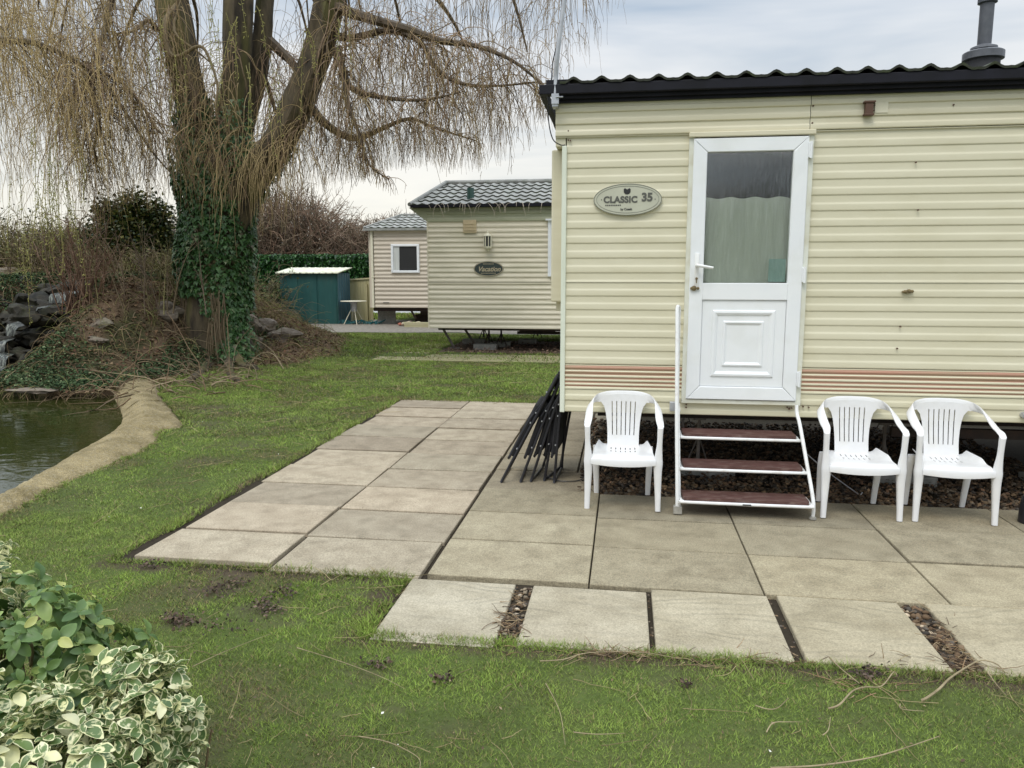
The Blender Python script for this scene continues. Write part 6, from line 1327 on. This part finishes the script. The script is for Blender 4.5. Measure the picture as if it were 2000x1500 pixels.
# evergreen bush behind the bank
def blob_points(c, rad, n, seed, shell=.75):
    rg_ = np.random.default_rng(seed); d = rg_.normal(0, 1, (n, 3)); d /= np.linalg.norm(d, axis=1)[:, None]; u = shell + (1 - shell) * rg_.random(n)
    lump = .72 + .5 * fbm(np.arctan2(d[:, 1], d[:, 0]) * 1.8 + 9, d[:, 2] * 3.2 + 4, seed, 4); P = np.array(c) + d * np.array(rad) * (u * lump)[:, None]; return P[P[:, 2] > -.02]
eb = at(265, 480, 15.6); ct = (eb.x, 15.6, 2.15)
P = np.concatenate([blob_points(ct, (1.02, .8, 1.05), 5200, 5, .5), blob_points((ct[0] - .35, 15.5, 2.75), (.45, .4, .5), 900, 6, .4), blob_points((ct[0] + .45, 15.6, 2.8), (.5, .4, .55), 900, 7, .4), blob_points((ct[0] + .1, 15.5, 3.05), (.28, .3, .45), 350, 17, .3), blob_points((ct[0] - .8, 15.5, 2.3), (.4, .3, .5), 500, 18, .3), blob_points((ct[0] - .62, 15.4, 2.95), (.16, .2, .34), 160, 19, .3)])
lf = leafcloud(P, 19000, .05, .12, [(.018, .036, .010), (.034, .058, .014), (.10, .115, .030), (.16, .15, .04)], 8, jit=.08)
sv, tp_ = stems((ct[0], 15.6, .9), 40, 1.7, .33, 1, .02, [(.10, .08, .05), (.14, .11, .07)], 9, branch=2)
shrub('evergreen_bush', 'dark rounded evergreen bush behind the bank left of the willow', 'bush', (ct[0], 15.6, .9), [('leaves', lf, 'leafy'), ('stems', sv, 'twig')])
# tall rough scrub along the back left
def thicket(px0, px1, Y, h, n, seed, cols, leafc=None, nleaf=0, r=.014, hvar=.35, spread=.22):
    rg_ = np.random.default_rng(seed); a0, a1 = at(px0, 500, Y).x, at(px1, 500, Y).x; x = rg_.uniform(a0, a1, n); y = Y + rg_.uniform(-.9, 1.2, n)
    hh = h * (.6 + hvar * 1.4 * fbm(x * .7, y * .3, seed, 3)) * rg_.uniform(.6, 1.05, n); z = ground_z(x, y) - .05; D = rg_.normal(0, spread, (n, 3)); D[:, 2] = 1
    cols = np.array(cols); c = cols[rg_.integers(0, len(cols), n)] * rg_.uniform(.7, 1.2, (n, 1)); out = []
    v, f, k, pts = strands(np.stack([x, y, z], -1), D, hh, 10, .5, r, r * .3, c, wig=.25, seed=seed); out.append((v, f, k))
    m = rg_.integers(0, n, n * 5); j = rg_.integers(3, 10, n * 5); T = pts[m, j] - pts[m, j - 1]; T /= np.linalg.norm(T, axis=1)[:, None] + 1e-9
    v, f, k, p2 = strands(pts[m, j], T + rg_.normal(0, .6, (len(m), 3)), hh[m] * .32 * rg_.uniform(.4, 1, len(m)), 6, .6, r * .55, r * .25, c[m] * rg_.uniform(.8, 1.2, (len(m), 1)), wig=.4, seed=seed + 1); out.append((v, f, k))
    if nleaf: out.append(leafcloud(np.concatenate([pts[:, 2:].reshape(-1, 3), p2.reshape(-1, 3)]), nleaf, .03 * Y / 12, .065 * Y / 12, leafc, seed + 2, jit=.07))
    return cat(out)
V, F, K_ = cat([thicket(-420, 175, 16.2, 1.9, 1500, 70, [(.24, .20, .11), (.18, .14, .08), (.28, .24, .11), (.16, .15, .06)], [(.09, .10, .04), (.15, .13, .06), (.20, .16, .08), (.06, .08, .03)], 15000),
                thicket(150, 420, 14.6, .8, 420, 73, [(.25, .20, .115), (.18, .14, .08), (.22, .20, .08)], [(.11, .11, .04), (.18, .14, .07)], 4500)])
tag(np_mesh('scrub', V, F, 'matte', cols=K_), 'rough brown scrub growing along the back of the pond bank', 'scrub', kind='stuff')
V, F, K_ = cat([thicket(-700, 520, 23, 2.4, 1400, 76, [(.16, .12, .08), (.12, .10, .06), (.18, .15, .08)], [(.07, .09, .03), (.12, .11, .05), (.05, .07, .025)], 24000, r=.02)])
tag(np_mesh('scrub', V, F, 'matte', cols=K_), 'darker scrub beyond the bank, far left', 'scrub', kind='stuff')
# ---- clipped hedge
def hedge():
    rg_ = np.random.default_rng(81); n = 34000; u = rg_.random(n); x = rg_.uniform(-24, -7, n); face = u < .62
    y = np.where(face, 38 - .12 * rg_.random(n), 38 + 1.5 * rg_.random(n)); z = np.where(face, .55 + 2.1 * rg_.random(n), 2.62); y = y - .28 * (fbm(x * 1.3, z * 2.2, 9) - .3); z = z + .16 * (fbm(x * .9, y, 3) - .5); z = np.where(face, np.minimum(z, 2.7), z)
    P = np.stack([x, y, z], -1); c = np.array([(.020, .075, .016), (.032, .11, .024), (.055, .15, .034), (.012, .045, .012)])[rg_.integers(0, 4, n)] * rg_.uniform(.7, 1.2, (n, 1))
    return scatter(LEAF4, LEAF4F, P, rotmats(rg_.uniform(0, 6.3, n), rg_.normal(0, .5, n), rg_.normal(.9, .5, n)), rg_.uniform(.11, .22, n), c)
hg = thing('clipped_hedge', 'long clipped dark green hedge behind the shed and the road', 'hedge', (-15, 38.5, 0))
np_mesh('leaves', *hedge()[:2], 'leafy', hg, None) if False else None
V, F, K_ = hedge(); np_mesh('leaves', V, F, 'leafy', hg, K_)
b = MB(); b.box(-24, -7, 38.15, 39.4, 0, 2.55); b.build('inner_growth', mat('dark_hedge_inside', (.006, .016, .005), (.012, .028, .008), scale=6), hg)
# ---- bramble and bare thorn scrub behind the hedge
def bramble():
    rg_ = np.random.default_rng(91); parts = []; n = 5200; x = rg_.uniform(-34, -2, n); y = rg_.uniform(40.5, 44, n)
    px, _ = pix(x, y, 0 * x + 2); top = np.interp(px, [200, 330, 480, 540, 600, 640, 700, 760, 830, 900], [430, 425, 380, 345, 350, 385, 420, 412, 400, 395]); f = (np.stack([x, y, 0 * x], -1)) @ FW; h = CAM_H + (537 - top) / FPX * f - .15
    S = np.stack([x, y, rg_.uniform(0, .75, n) * h], -1); D = rg_.normal(0, .55, (n, 3)); D[:, 2] = 1; L = np.maximum(.5, (h - S[:, 2]) * rg_.uniform(.6, 1.12, n))
    PALB = np.array([(.24, .155, .105), (.18, .125, .09), (.28, .205, .14), (.14, .11, .07)]); c = PALB[rg_.integers(0, 4, n)] * rg_.uniform(.75, 1.2, (n, 1))
    v, f_, k_, pts = strands(S, D, L, 9, .7, .030, .010, c, wig=.3, seed=92); parts.append((v, f_, k_))
    m = rg_.integers(0, n, 17000); j = rg_.integers(2, 9, 17000); v, f_, k_, p2 = strands(pts[m, j], rg_.normal(0, .7, (17000, 3)) + (0, 0, .5), rg_.uniform(.3, .95, 17000), 5, .4, .017, .007, c[m] * rg_.uniform(.8, 1.25, (17000, 1)), wig=.4, seed=93); parts.append((v, f_, k_))
    Pn = np.concatenate([pts[:, :7].reshape(-1, 3)]); parts.append(leafcloud(Pn, 26000, .07, .15, [(.14, .10, .075), (.10, .08, .055), (.18, .14, .10), (.085, .095, .05)], 94, jit=.18)); return cat(parts)
V, F, K_ = bramble(); tag(np_mesh('thorn_scrub', V, F, 'matte', cols=K_), 'brown leafless thorn and bramble scrub rising behind the hedge', 'scrub', kind='stuff')
# far bare trees of the thorn belt
for i, (px, Y_, h, lb) in enumerate(((565, 46, 6.6, 'tallest bare thorn tree rising behind the hedge, above the teal shed'), (690, 47, 4.9, 'low bare tree behind the hedge near the pinkish caravan roof'), (790, 45, 5.6, 'bare tree with a few pale leaves just left of the tiled roofs'))):
    p = at(px, 500, Y_); (V, tips) = stems((p.x, p.y, 0), 70, h, .30, 1, .045, [(.15, .11, .075), (.12, .09, .06)], 110 + i, branch=6, base_r=.35, bl=.35, wig=.18)
    F2 = leafcloud(tips, 900, .08, .14, [(.20, .16, .09), (.13, .13, .06)], 120 + i); shrub('bare_tree', lb, 'tree', (p.x, p.y, 0), [('branches', V, 'twig'), ('leaves', F2, 'matte')], group='bare trees behind the hedge')

# ---------------------------------------------------------------- foreground shrubs
def leaf_mesh(wd=.30):
    """broad leaf, 4 cross rows x 5 columns, slight fold and curl; returns verts, faces, margin factor 0..1"""
    us = np.linspace(0, 1, 8); vs = []; mg = []
    for u in us:
        hw = wd * math.sin(PI * min(1, u * .93 + .05)) ** .75 * (1.12 if u > .5 else 1.0)
        for v in (-1, -.72, 0, .72, 1): vs.append((v * hw, -u, .10 * abs(v) * hw / wd * .8 - .22 * u * u + .02 * math.sin(u * 9 + v * 3))); mg.append(max(abs(v) > .9, u > .93, 0) * 1.0)
    fs = [(i * 5 + j, i * 5 + j + 1, i * 5 + 6 + j, i * 5 + 5 + j) for i in range(7) for j in range(4)]
    return np.array(vs), np.array(fs), np.array(mg)
LV, LF, LM = leaf_mesh(.27)
def varleaf_mat():
    m = bpy.data.materials.new('variegated_leaf'); m.use_nodes = True; t = m.node_tree; L = t.links.new; b = t.nodes['Principled BSDF']; b.inputs['Roughness'].default_value = .38
    a = t.nodes.new('ShaderNodeAttribute'); a.attribute_name = 'Col'; s = t.nodes.new('ShaderNodeSeparateColor'); L(a.outputs['Color'], s.inputs[0])
    co = t.nodes.new('ShaderNodeTexCoord'); n = t.nodes.new('ShaderNodeTexNoise'); n.inputs['Scale'].default_value = 75; n.inputs['Detail'].default_value = 3; L(co.outputs['Object'], n.inputs['Vector'])
    ad = t.nodes.new('ShaderNodeMath'); ad.operation = 'MULTIPLY_ADD'; ad.inputs[1].default_value = .9; L(n.outputs[0], ad.inputs[0]); L(s.outputs[0], ad.inputs[2])
    r = t.nodes.new('ShaderNodeValToRGB'); r.color_ramp.elements[0].position = .70; r.color_ramp.elements[1].position = .82; L(ad.outputs[0], r.inputs[0])
    gn = t.nodes.new('ShaderNodeMix'); gn.data_type = 'RGBA'; gn.inputs['A'].default_value = (.065, .120, .035, 1); gn.inputs['B'].default_value = (.170, .250, .080, 1); L(s.outputs[1], gn.inputs['Factor'])
    cm = t.nodes.new('ShaderNodeMix'); cm.data_type = 'RGBA'; cm.inputs['A'].default_value = (.72, .70, .34, 1); cm.inputs['B'].default_value = (.86, .83, .55, 1); L(s.outputs[1], cm.inputs['Factor'])
    x = t.nodes.new('ShaderNodeMix'); x.data_type = 'RGBA'; L(r.outputs[0], x.inputs['Factor']); L(gn.outputs['Result'], x.inputs['A']); L(cm.outputs['Result'], x.inputs['B']); L(x.outputs['Result'], b.inputs['Base Color'])
    tl = t.nodes.new('ShaderNodeBsdfTranslucent'); L(x.outputs['Result'], tl.inputs[0]); ms = t.nodes.new('ShaderNodeMixShader'); ms.inputs[0].default_value = .22; L(b.outputs[0], ms.inputs[1]); L(tl.outputs[0], ms.inputs[2]); L(ms.outputs[0], t.nodes['Material Output'].inputs[0])
    return m
mt['varleaf'] = varleaf_mat()
def rosettes(centres, dirs, seed, s0, s1, nl=8, marg=1.0):
    rg_ = np.random.default_rng(seed); n = len(centres); P = np.repeat(centres, nl, 0); k = np.tile(np.arange(nl), n); m = len(P)
    az = k * 2.4 + np.repeat(rg_.uniform(0, 6.3, n), nl); el = .15 + .85 * (k / nl) + rg_.normal(0, .18, m)         # lower leaves spread, upper stand up
    P = P + np.repeat(dirs, nl, 0) * ((k / nl) * .022)[:, None] + rg_.normal(0, .003, (m, 3))
    base = rotmats(az, np.zeros(m), el - .25)                       # rotate about x tilts the tip up (-y direction)
    base = rotmats(az, rg_.normal(0, .15, m), -(el - .45) + rg_.normal(0, .22, m))
    # tilt whole rosette along dirs
    z = np.array([0, 0, 1.0]); T = []
    for d in dirs:
        v = np.cross(z, d); c = d[2]; s = np.linalg.norm(v)
        if s < 1e-6: T.append(np.eye(3)); continue
        v = v / s; Kx = np.array([[0, -v[2], v[1]], [v[2], 0, -v[0]], [-v[1], v[0], 0]]); a = math.atan2(s, c); T.append(np.eye(3) + math.sin(a) * Kx + (1 - math.cos(a)) * Kx @ Kx)
    T = np.repeat(np.array(T), nl, 0); rot = np.einsum('nij,njk->nik', T, base); S = rg_.uniform(s0 * .75, s1 * 1.15, m) * (1 - .35 * k / nl) * np.repeat(rg_.uniform(.75, 1.15, n), nl)
    return P, rot, S, rg_
def bush(label, c, rad, nR, seed, s0, s1, variegated, name='broadleaf_shrub'):
    rg_ = np.random.default_rng(seed); d = rg_.normal(0, 1, (nR, 3)); d[:, 2] = np.abs(d[:, 2]) * .9 + .0; d /= np.linalg.norm(d, axis=1)[:, None]
    u = np.where(rg_.random(nR) < .65, rg_.uniform(.86, 1.05, nR), rg_.uniform(.45, .9, nR)); lump = .66 + .68 * fbm(np.arctan2(d[:, 1], d[:, 0]) * 2.6 + 4, d[:, 2] * 3.5, seed, 3)
    Cn = np.array(c) + d * np.array(rad) * (u * lump)[:, None]; dirs = d + np.array((0, 0, .35)) + rg_.normal(0, .42, (nR, 3)); dirs /= np.linalg.norm(dirs, axis=1)[:, None]
    P, rot, S, g_ = rosettes(Cn, dirs, seed + 1, s0, s1); m = len(P)
    if variegated:
        col = np.zeros((m, 3)); col[:, 1] = g_.random(m); V, F, K_ = scatter(LV, LF, P, rot, S, col); mg = np.tile(LM, m); allc = np.repeat(g_.random(m) < .10, len(LM)); K_[:, 0] = mg * .55 + np.repeat(g_.uniform(.12, .30, m), len(LM)) + allc * .5; mm = 'varleaf'
    else:
        q = g_.random((m, 1)); col = np.array((.060, .120, .030)) * (1 - q) + np.array((.150, .235, .065)) * q; col = np.where(g_.random((m, 1)) < .18, (.24, .32, .09), col); col = np.where(g_.random((m, 1)) < .04, (.42, .44, .14), col); V, F, K_ = scatter(LV, LF, P, rot, S, col); K_ *= (1 + .25 * np.tile(LM, m))[:, None]; mm = 'leafy'
    t = thing(name, label, 'shrub', (c[0], c[1], 0), 0, 'broadleaf shrubs in the near left corner'); np_mesh('leaves', V, F, mm, t, K_, smooth=True)
    st_ = strands(np.tile(np.array([[c[0], c[1], -.02]]), (nR // 2, 1)) + rg_.normal(0, .07, (nR // 2, 3)) * (1, 1, 0), (Cn[:nR // 2] - np.array([c[0], c[1], -.02])) + rg_.normal(0, .05, (nR // 2, 3)), np.linalg.norm(Cn[:nR // 2] - np.array([c[0], c[1], 0]), axis=1) * .62, 7, .0, .006, .003, (.16, .11, .06), wig=.06, seed=seed)
    np_mesh('stems', st_[0], st_[1], 'twig', t, st_[2]); return t
bush('green-leaved shrub at the left picture edge, behind the cream-edged one', (-1.86, 1.90, .32), (.41, .33, .36), 270, 201, .040, .066, False)
bush('cream-edged variegated shrub in the near left corner', (-1.36, 1.50, .20), (.36, .34, .39), 300, 211, .040, .064, True)
bush('small low variegated sprig spreading towards the lawn, rightmost of the near shrubs', (-1.27, 1.72, .34), (.17, .15, .27), 90, 221, .034, .054, True)
bush('variegated shoots at the extreme left edge above the green shrub', (-2.04, 2.06, .46), (.2, .18, .26), 50, 231, .032, .05, True)
# one tall green shoot and a brown pruned stub
p = at(55, 1180, 1.95); b = MB(); q0 = at(95, 1215, 1.85); q1 = at(50, 1225, 1.9)
b.tube([at(38, 1232, 1.86), at(60, 1215, 1.86), at(98, 1192, 1.87)], [.007, .008, .007], 8, sub=3); b.tube([at(38, 1232, 1.86), at(62, 1262, 1.9), at(60, 1300, 1.95)], [.007, .005, .005], 8, sub=3)
tag(b.build('pruned_stub', 'stick', smooth=True), 'short brown pruned branch stub lying in the green shrub', 'branch')

# ---------------------------------------------------------------- fallen twigs and litter on the lawn
def stick(pts, r, label, z=.012):
    P = [gr(a, b_, z + (.0 if k in (0, len(pts) - 1) else .012)) for k, (a, b_) in enumerate(pts)]; b = MB(); b.tube(P, [r * .68 * (1 - .6 * k / (len(P) - 1)) for k in range(len(P))], 6, sub=5)
    return tag(b.build('fallen_twig', 'stick', smooth=True), label, 'twig', 'fallen willow twigs on the lawn')
o = stick([(1800, 1368), (1812, 1362), (1835, 1345), (1855, 1325), (1885, 1305), (1915, 1290), (1945, 1296), (1962, 1312)], .008, 'thickest fallen twig, arching below the wide pebble gap')
o = stick([(1505, 1500), (1600, 1495), (1700, 1480), (1770, 1460), (1834, 1438)], .005, 'long straight twig at the lower right of the lawn')
stick([(1620, 1284), (1645, 1308), (1680, 1336)], .005, 'short twig leaning against the forked twig below the fourth front slab')
stick([(1618, 1384), (1640, 1376), (1665, 1350), (1690, 1342), (1722, 1340), (1745, 1313), (1752, 1320)], .006, 'forked twig lying below the fourth front slab')
stick([(1476, 1378), (1500, 1385), (1520, 1382), (1540, 1363)], .004, 'small curved twig like a smile on the right half of the lawn')
stick([(1497, 1430), (1510, 1412), (1540, 1410), (1567, 1410)], .0035, 'thin hooked twig right of centre near the picture bottom')
stick([(1607, 1436), (1618, 1425), (1622, 1400)], .0035, 'short upright-looking twig beside the thin hooked twig')
stick([(1758, 1375), (1762, 1385), (1805, 1389)], .0035, 'thin bent twig below the arching twig')
stick([(1928, 1312), (1945, 1335), (1965, 1358)], .004, 'short brown twig at the right picture edge')
stick([(1066, 1335), (1085, 1370), (1096, 1400), (1104, 1455)], .003, 'pale stem curving down the middle of the lawn')
stick([(1120, 1430), (1165, 1434), (1220, 1432)], .0032, 'pale straight stem with a flat tip near the bottom middle')
stick([(376, 1302), (440, 1272), (528, 1238)], .003, 'long straw-coloured stem right of the variegated shrub')
stick([(1055, 1291), (1100, 1288), (1150, 1275), (1250, 1274), (1330, 1287)], .004, 'long pale twig along the front edge of the second slab')
stick([(700, 1438), (760, 1450), (815, 1478), (820, 1500)], .003, 'thin stem bending down at the bottom centre')
stick([(580, 1265), (660, 1290), (740, 1320), (790, 1345)], .0025, 'faint thin stem lying left of the first front slab')
def litter():
    rg_ = np.random.default_rng(301); parts = []
    # dry twig heaps
    S = []
    for px, py, sx, sy, n_ in ((1200, 1278, 60, 5, 90), (990, 1225, 8, 20, 60), (1018, 1180, 5, 22, 25), (1850, 1250, 25, 30, 160), (1900, 1305, 40, 8, 80), (1690, 1335, 60, 14, 50), (1560, 1290, 90, 8, 60), (1350, 1290, 60, 8, 30), (350, 1215, 22, 10, 10), (1750, 1290, 50, 10, 60)):
        for _ in range(n_): p = gr(px + rg_.normal() * sx, py + rg_.normal() * sy, -.005); S.append((p.x, p.y, -.012 if 0 < p.x and p.y > 3.16 else .0))
    S = np.array(S); n = len(S); D = rg_.normal(0, 1, (n, 3)) * (1, .5, .10); c = np.array([(.30, .20, .11), (.20, .13, .08), (.36, .27, .16), (.13, .09, .06)])[rg_.integers(0, 4, n)] * rg_.uniform(.7, 1.2, (n, 1))
    parts.append(strands(S, D, rg_.uniform(.03, .13, n), 5, .2, .0022, .0010, c, wig=.3, seed=302, floor=-.03)[:3])
    # thin stems scattered everywhere
    n = 1500; y = 1.9 + 12 * rg_.random(n) ** 1.6; x = rg_.uniform(-7, 3.3, n); k = lawn_density(x, y) > .4; x, y = x[k], y[k]; n = len(x)
    parts.append(strands(np.stack([x, y, np.full(n, .012)], -1), rg_.normal(0, 1, (n, 3)) * (1, 1, .08), rg_.uniform(.04, .22, n) * (1 + y * .07), 6, .12, .0011 + .00022 * y, .0008 + .0001 * y, np.array((.33, .27, .14)) * rg_.uniform(.5, 1.25, (n, 1)), wig=.35, seed=303, floor=.002)[:3])
    # dead leaves, crumbs, petals
    n = 5200; y = 1.9 + 12 * rg_.random(n) ** 1.8; x = rg_.uniform(-7, 3.3, n); k = (lawn_density(x, y) > .02) & (rg_.random(n) < .25 + .75 * sstep(.5, .35, fbm(x * 2.2, y * 2.2, 41, 5))); x, y = x[k], y[k]; n = len(x)
    c = np.array([(.16, .10, .06), (.10, .075, .05), (.24, .17, .10), (.13, .09, .06), (.30, .23, .14)])[rg_.integers(0, 5, n)] * rg_.uniform(.6, 1.2, (n, 1)); c = np.where(rg_.random((n, 1)) < .05, (.70, .68, .60), c)
    parts.append(scatter(LEAF4 * (1, 1, 1), LEAF4F, np.stack([x, y, .004 + .012 * rg_.random(n)], -1), rotmats(rg_.uniform(0, 6.3, n), rg_.normal(0, .4, n), rg_.normal(0, .4, n)), rg_.uniform(.005, .018, n) * (1 + y * .05), c))
    # damp leaf clots on the worn turf
    S = []
    for px, py, sx, sy, n_ in ((350, 1215, 17, 8, 150), (520, 1188, 17, 9, 150), (420, 1155, 26, 8, 120), (455, 1140, 16, 5, 70), (290, 1105, 14, 5, 60), (560, 1160, 16, 7, 60), (735, 1300, 16, 5, 60), (865, 1330, 12, 4, 40), (440, 1225, 30, 10, 60), (1690, 1320, 22, 7, 90), (1340, 1340, 7, 3, 25)):
        for _ in range(n_): p = gr(px + rg_.normal() * sx, py + rg_.normal() * sy, .0); S.append((p.x, p.y, .006 + .014 * rg_.random()))
    S = np.array(S); n = len(S); parts.append(scatter(LEAF4, LEAF4F, S, rotmats(rg_.uniform(0, 6.3, n), rg_.normal(0, .6, n), rg_.normal(0, .6, n)), rg_.uniform(.010, .026, n), np.array([(.085, .062, .048), (.055, .042, .034), (.14, .10, .075), (.11, .075, .05)])[rg_.integers(0, 4, n)] * rg_.uniform(.7, 1.3, (n, 1))))
    # leaf crumbs under the caravan, in the gaps and on the slabs
    n = 5000; x = rg_.uniform(-.3, 3.3, n); y = 5.6 + 2.6 * rg_.random(n) ** 1.3; parts.append(scatter(LEAF4, LEAF4F, np.stack([x, y, .0 + .02 * rg_.random(n) + .03 * sstep(5.6, 6.2, y)], -1), rotmats(rg_.uniform(0, 6.3, n), rg_.normal(0, .5, n), rg_.normal(0, .5, n)), rg_.uniform(.015, .04, n), np.array([(.15, .09, .055), (.10, .07, .045), (.21, .14, .08)])[rg_.integers(0, 3, n)] * rg_.uniform(.6, 1.3, (n, 1))))
    n = 170; x = rg_.uniform(-2.8, 3.2, n); y = rg_.uniform(3.85, 9.2, n); k = patio_mask(x, y, -.05) & ~((x > -.3) & (y > 5.5)); x, y = x[k], y[k]; n = len(x)
    parts.append(scatter(LEAF4, LEAF4F, np.stack([x, y, .006 + 0 * x], -1), rotmats(rg_.uniform(0, 6.3, n), rg_.normal(0, .15, n), rg_.normal(0, .15, n)), rg_.uniform(.004, .013, n), np.array((.12, .09, .06)) * rg_.uniform(.6, 1.6, (n, 1))))
    n = 1500; x = rg_.uniform(-3.8, 0, n); y = rg_.uniform(15.5, 18.2, n); parts.append(scatter(LEAF4, LEAF4F, np.stack([x, y, .01 + .03 * rg_.random(n)], -1), rotmats(rg_.uniform(0, 6.3, n), rg_.normal(0, .4, n), rg_.normal(0, .4, n)), rg_.uniform(.03, .07, n), np.array([(.18, .11, .08), (.12, .08, .06), (.24, .16, .11)])[rg_.integers(0, 3, n)]))
    V, F, K_ = cat(parts); tag(np_mesh('litter', V, F, 'matte', cols=K_), 'dead leaves, crumbs and thin willow stems strewn over lawn and gaps', 'leaf litter', kind='stuff')
litter()
# ---------------------------------------------------------------- what the door glass reflects: bush and tree behind the photographer
P = blob_points((2.9, -9.5, 1.6), (2.1, 1.4, 2.1), 5000, 401, .6); lf = leafcloud(P, 14000, .10, .2, [(.03, .05, .02), (.06, .08, .03), (.10, .10, .05)], 402, jit=.15)
shrub('evergreen_bush', 'domed dark bush seen only as a reflection in the door glass', 'bush', (2.6, -9.5, 0), [('leaves', lf, 'leafy')])
(V, tips) = stems((3.7, -9.8, 0), 60, 7, .35, 1, .05, [(.10, .08, .06)], 410, branch=4, base_r=.3)
shrub('bare_tree', 'bare tree seen only as a reflection in the door glass', 'tree', (3.7, -9.8, 0), [('branches', V, 'twig')])
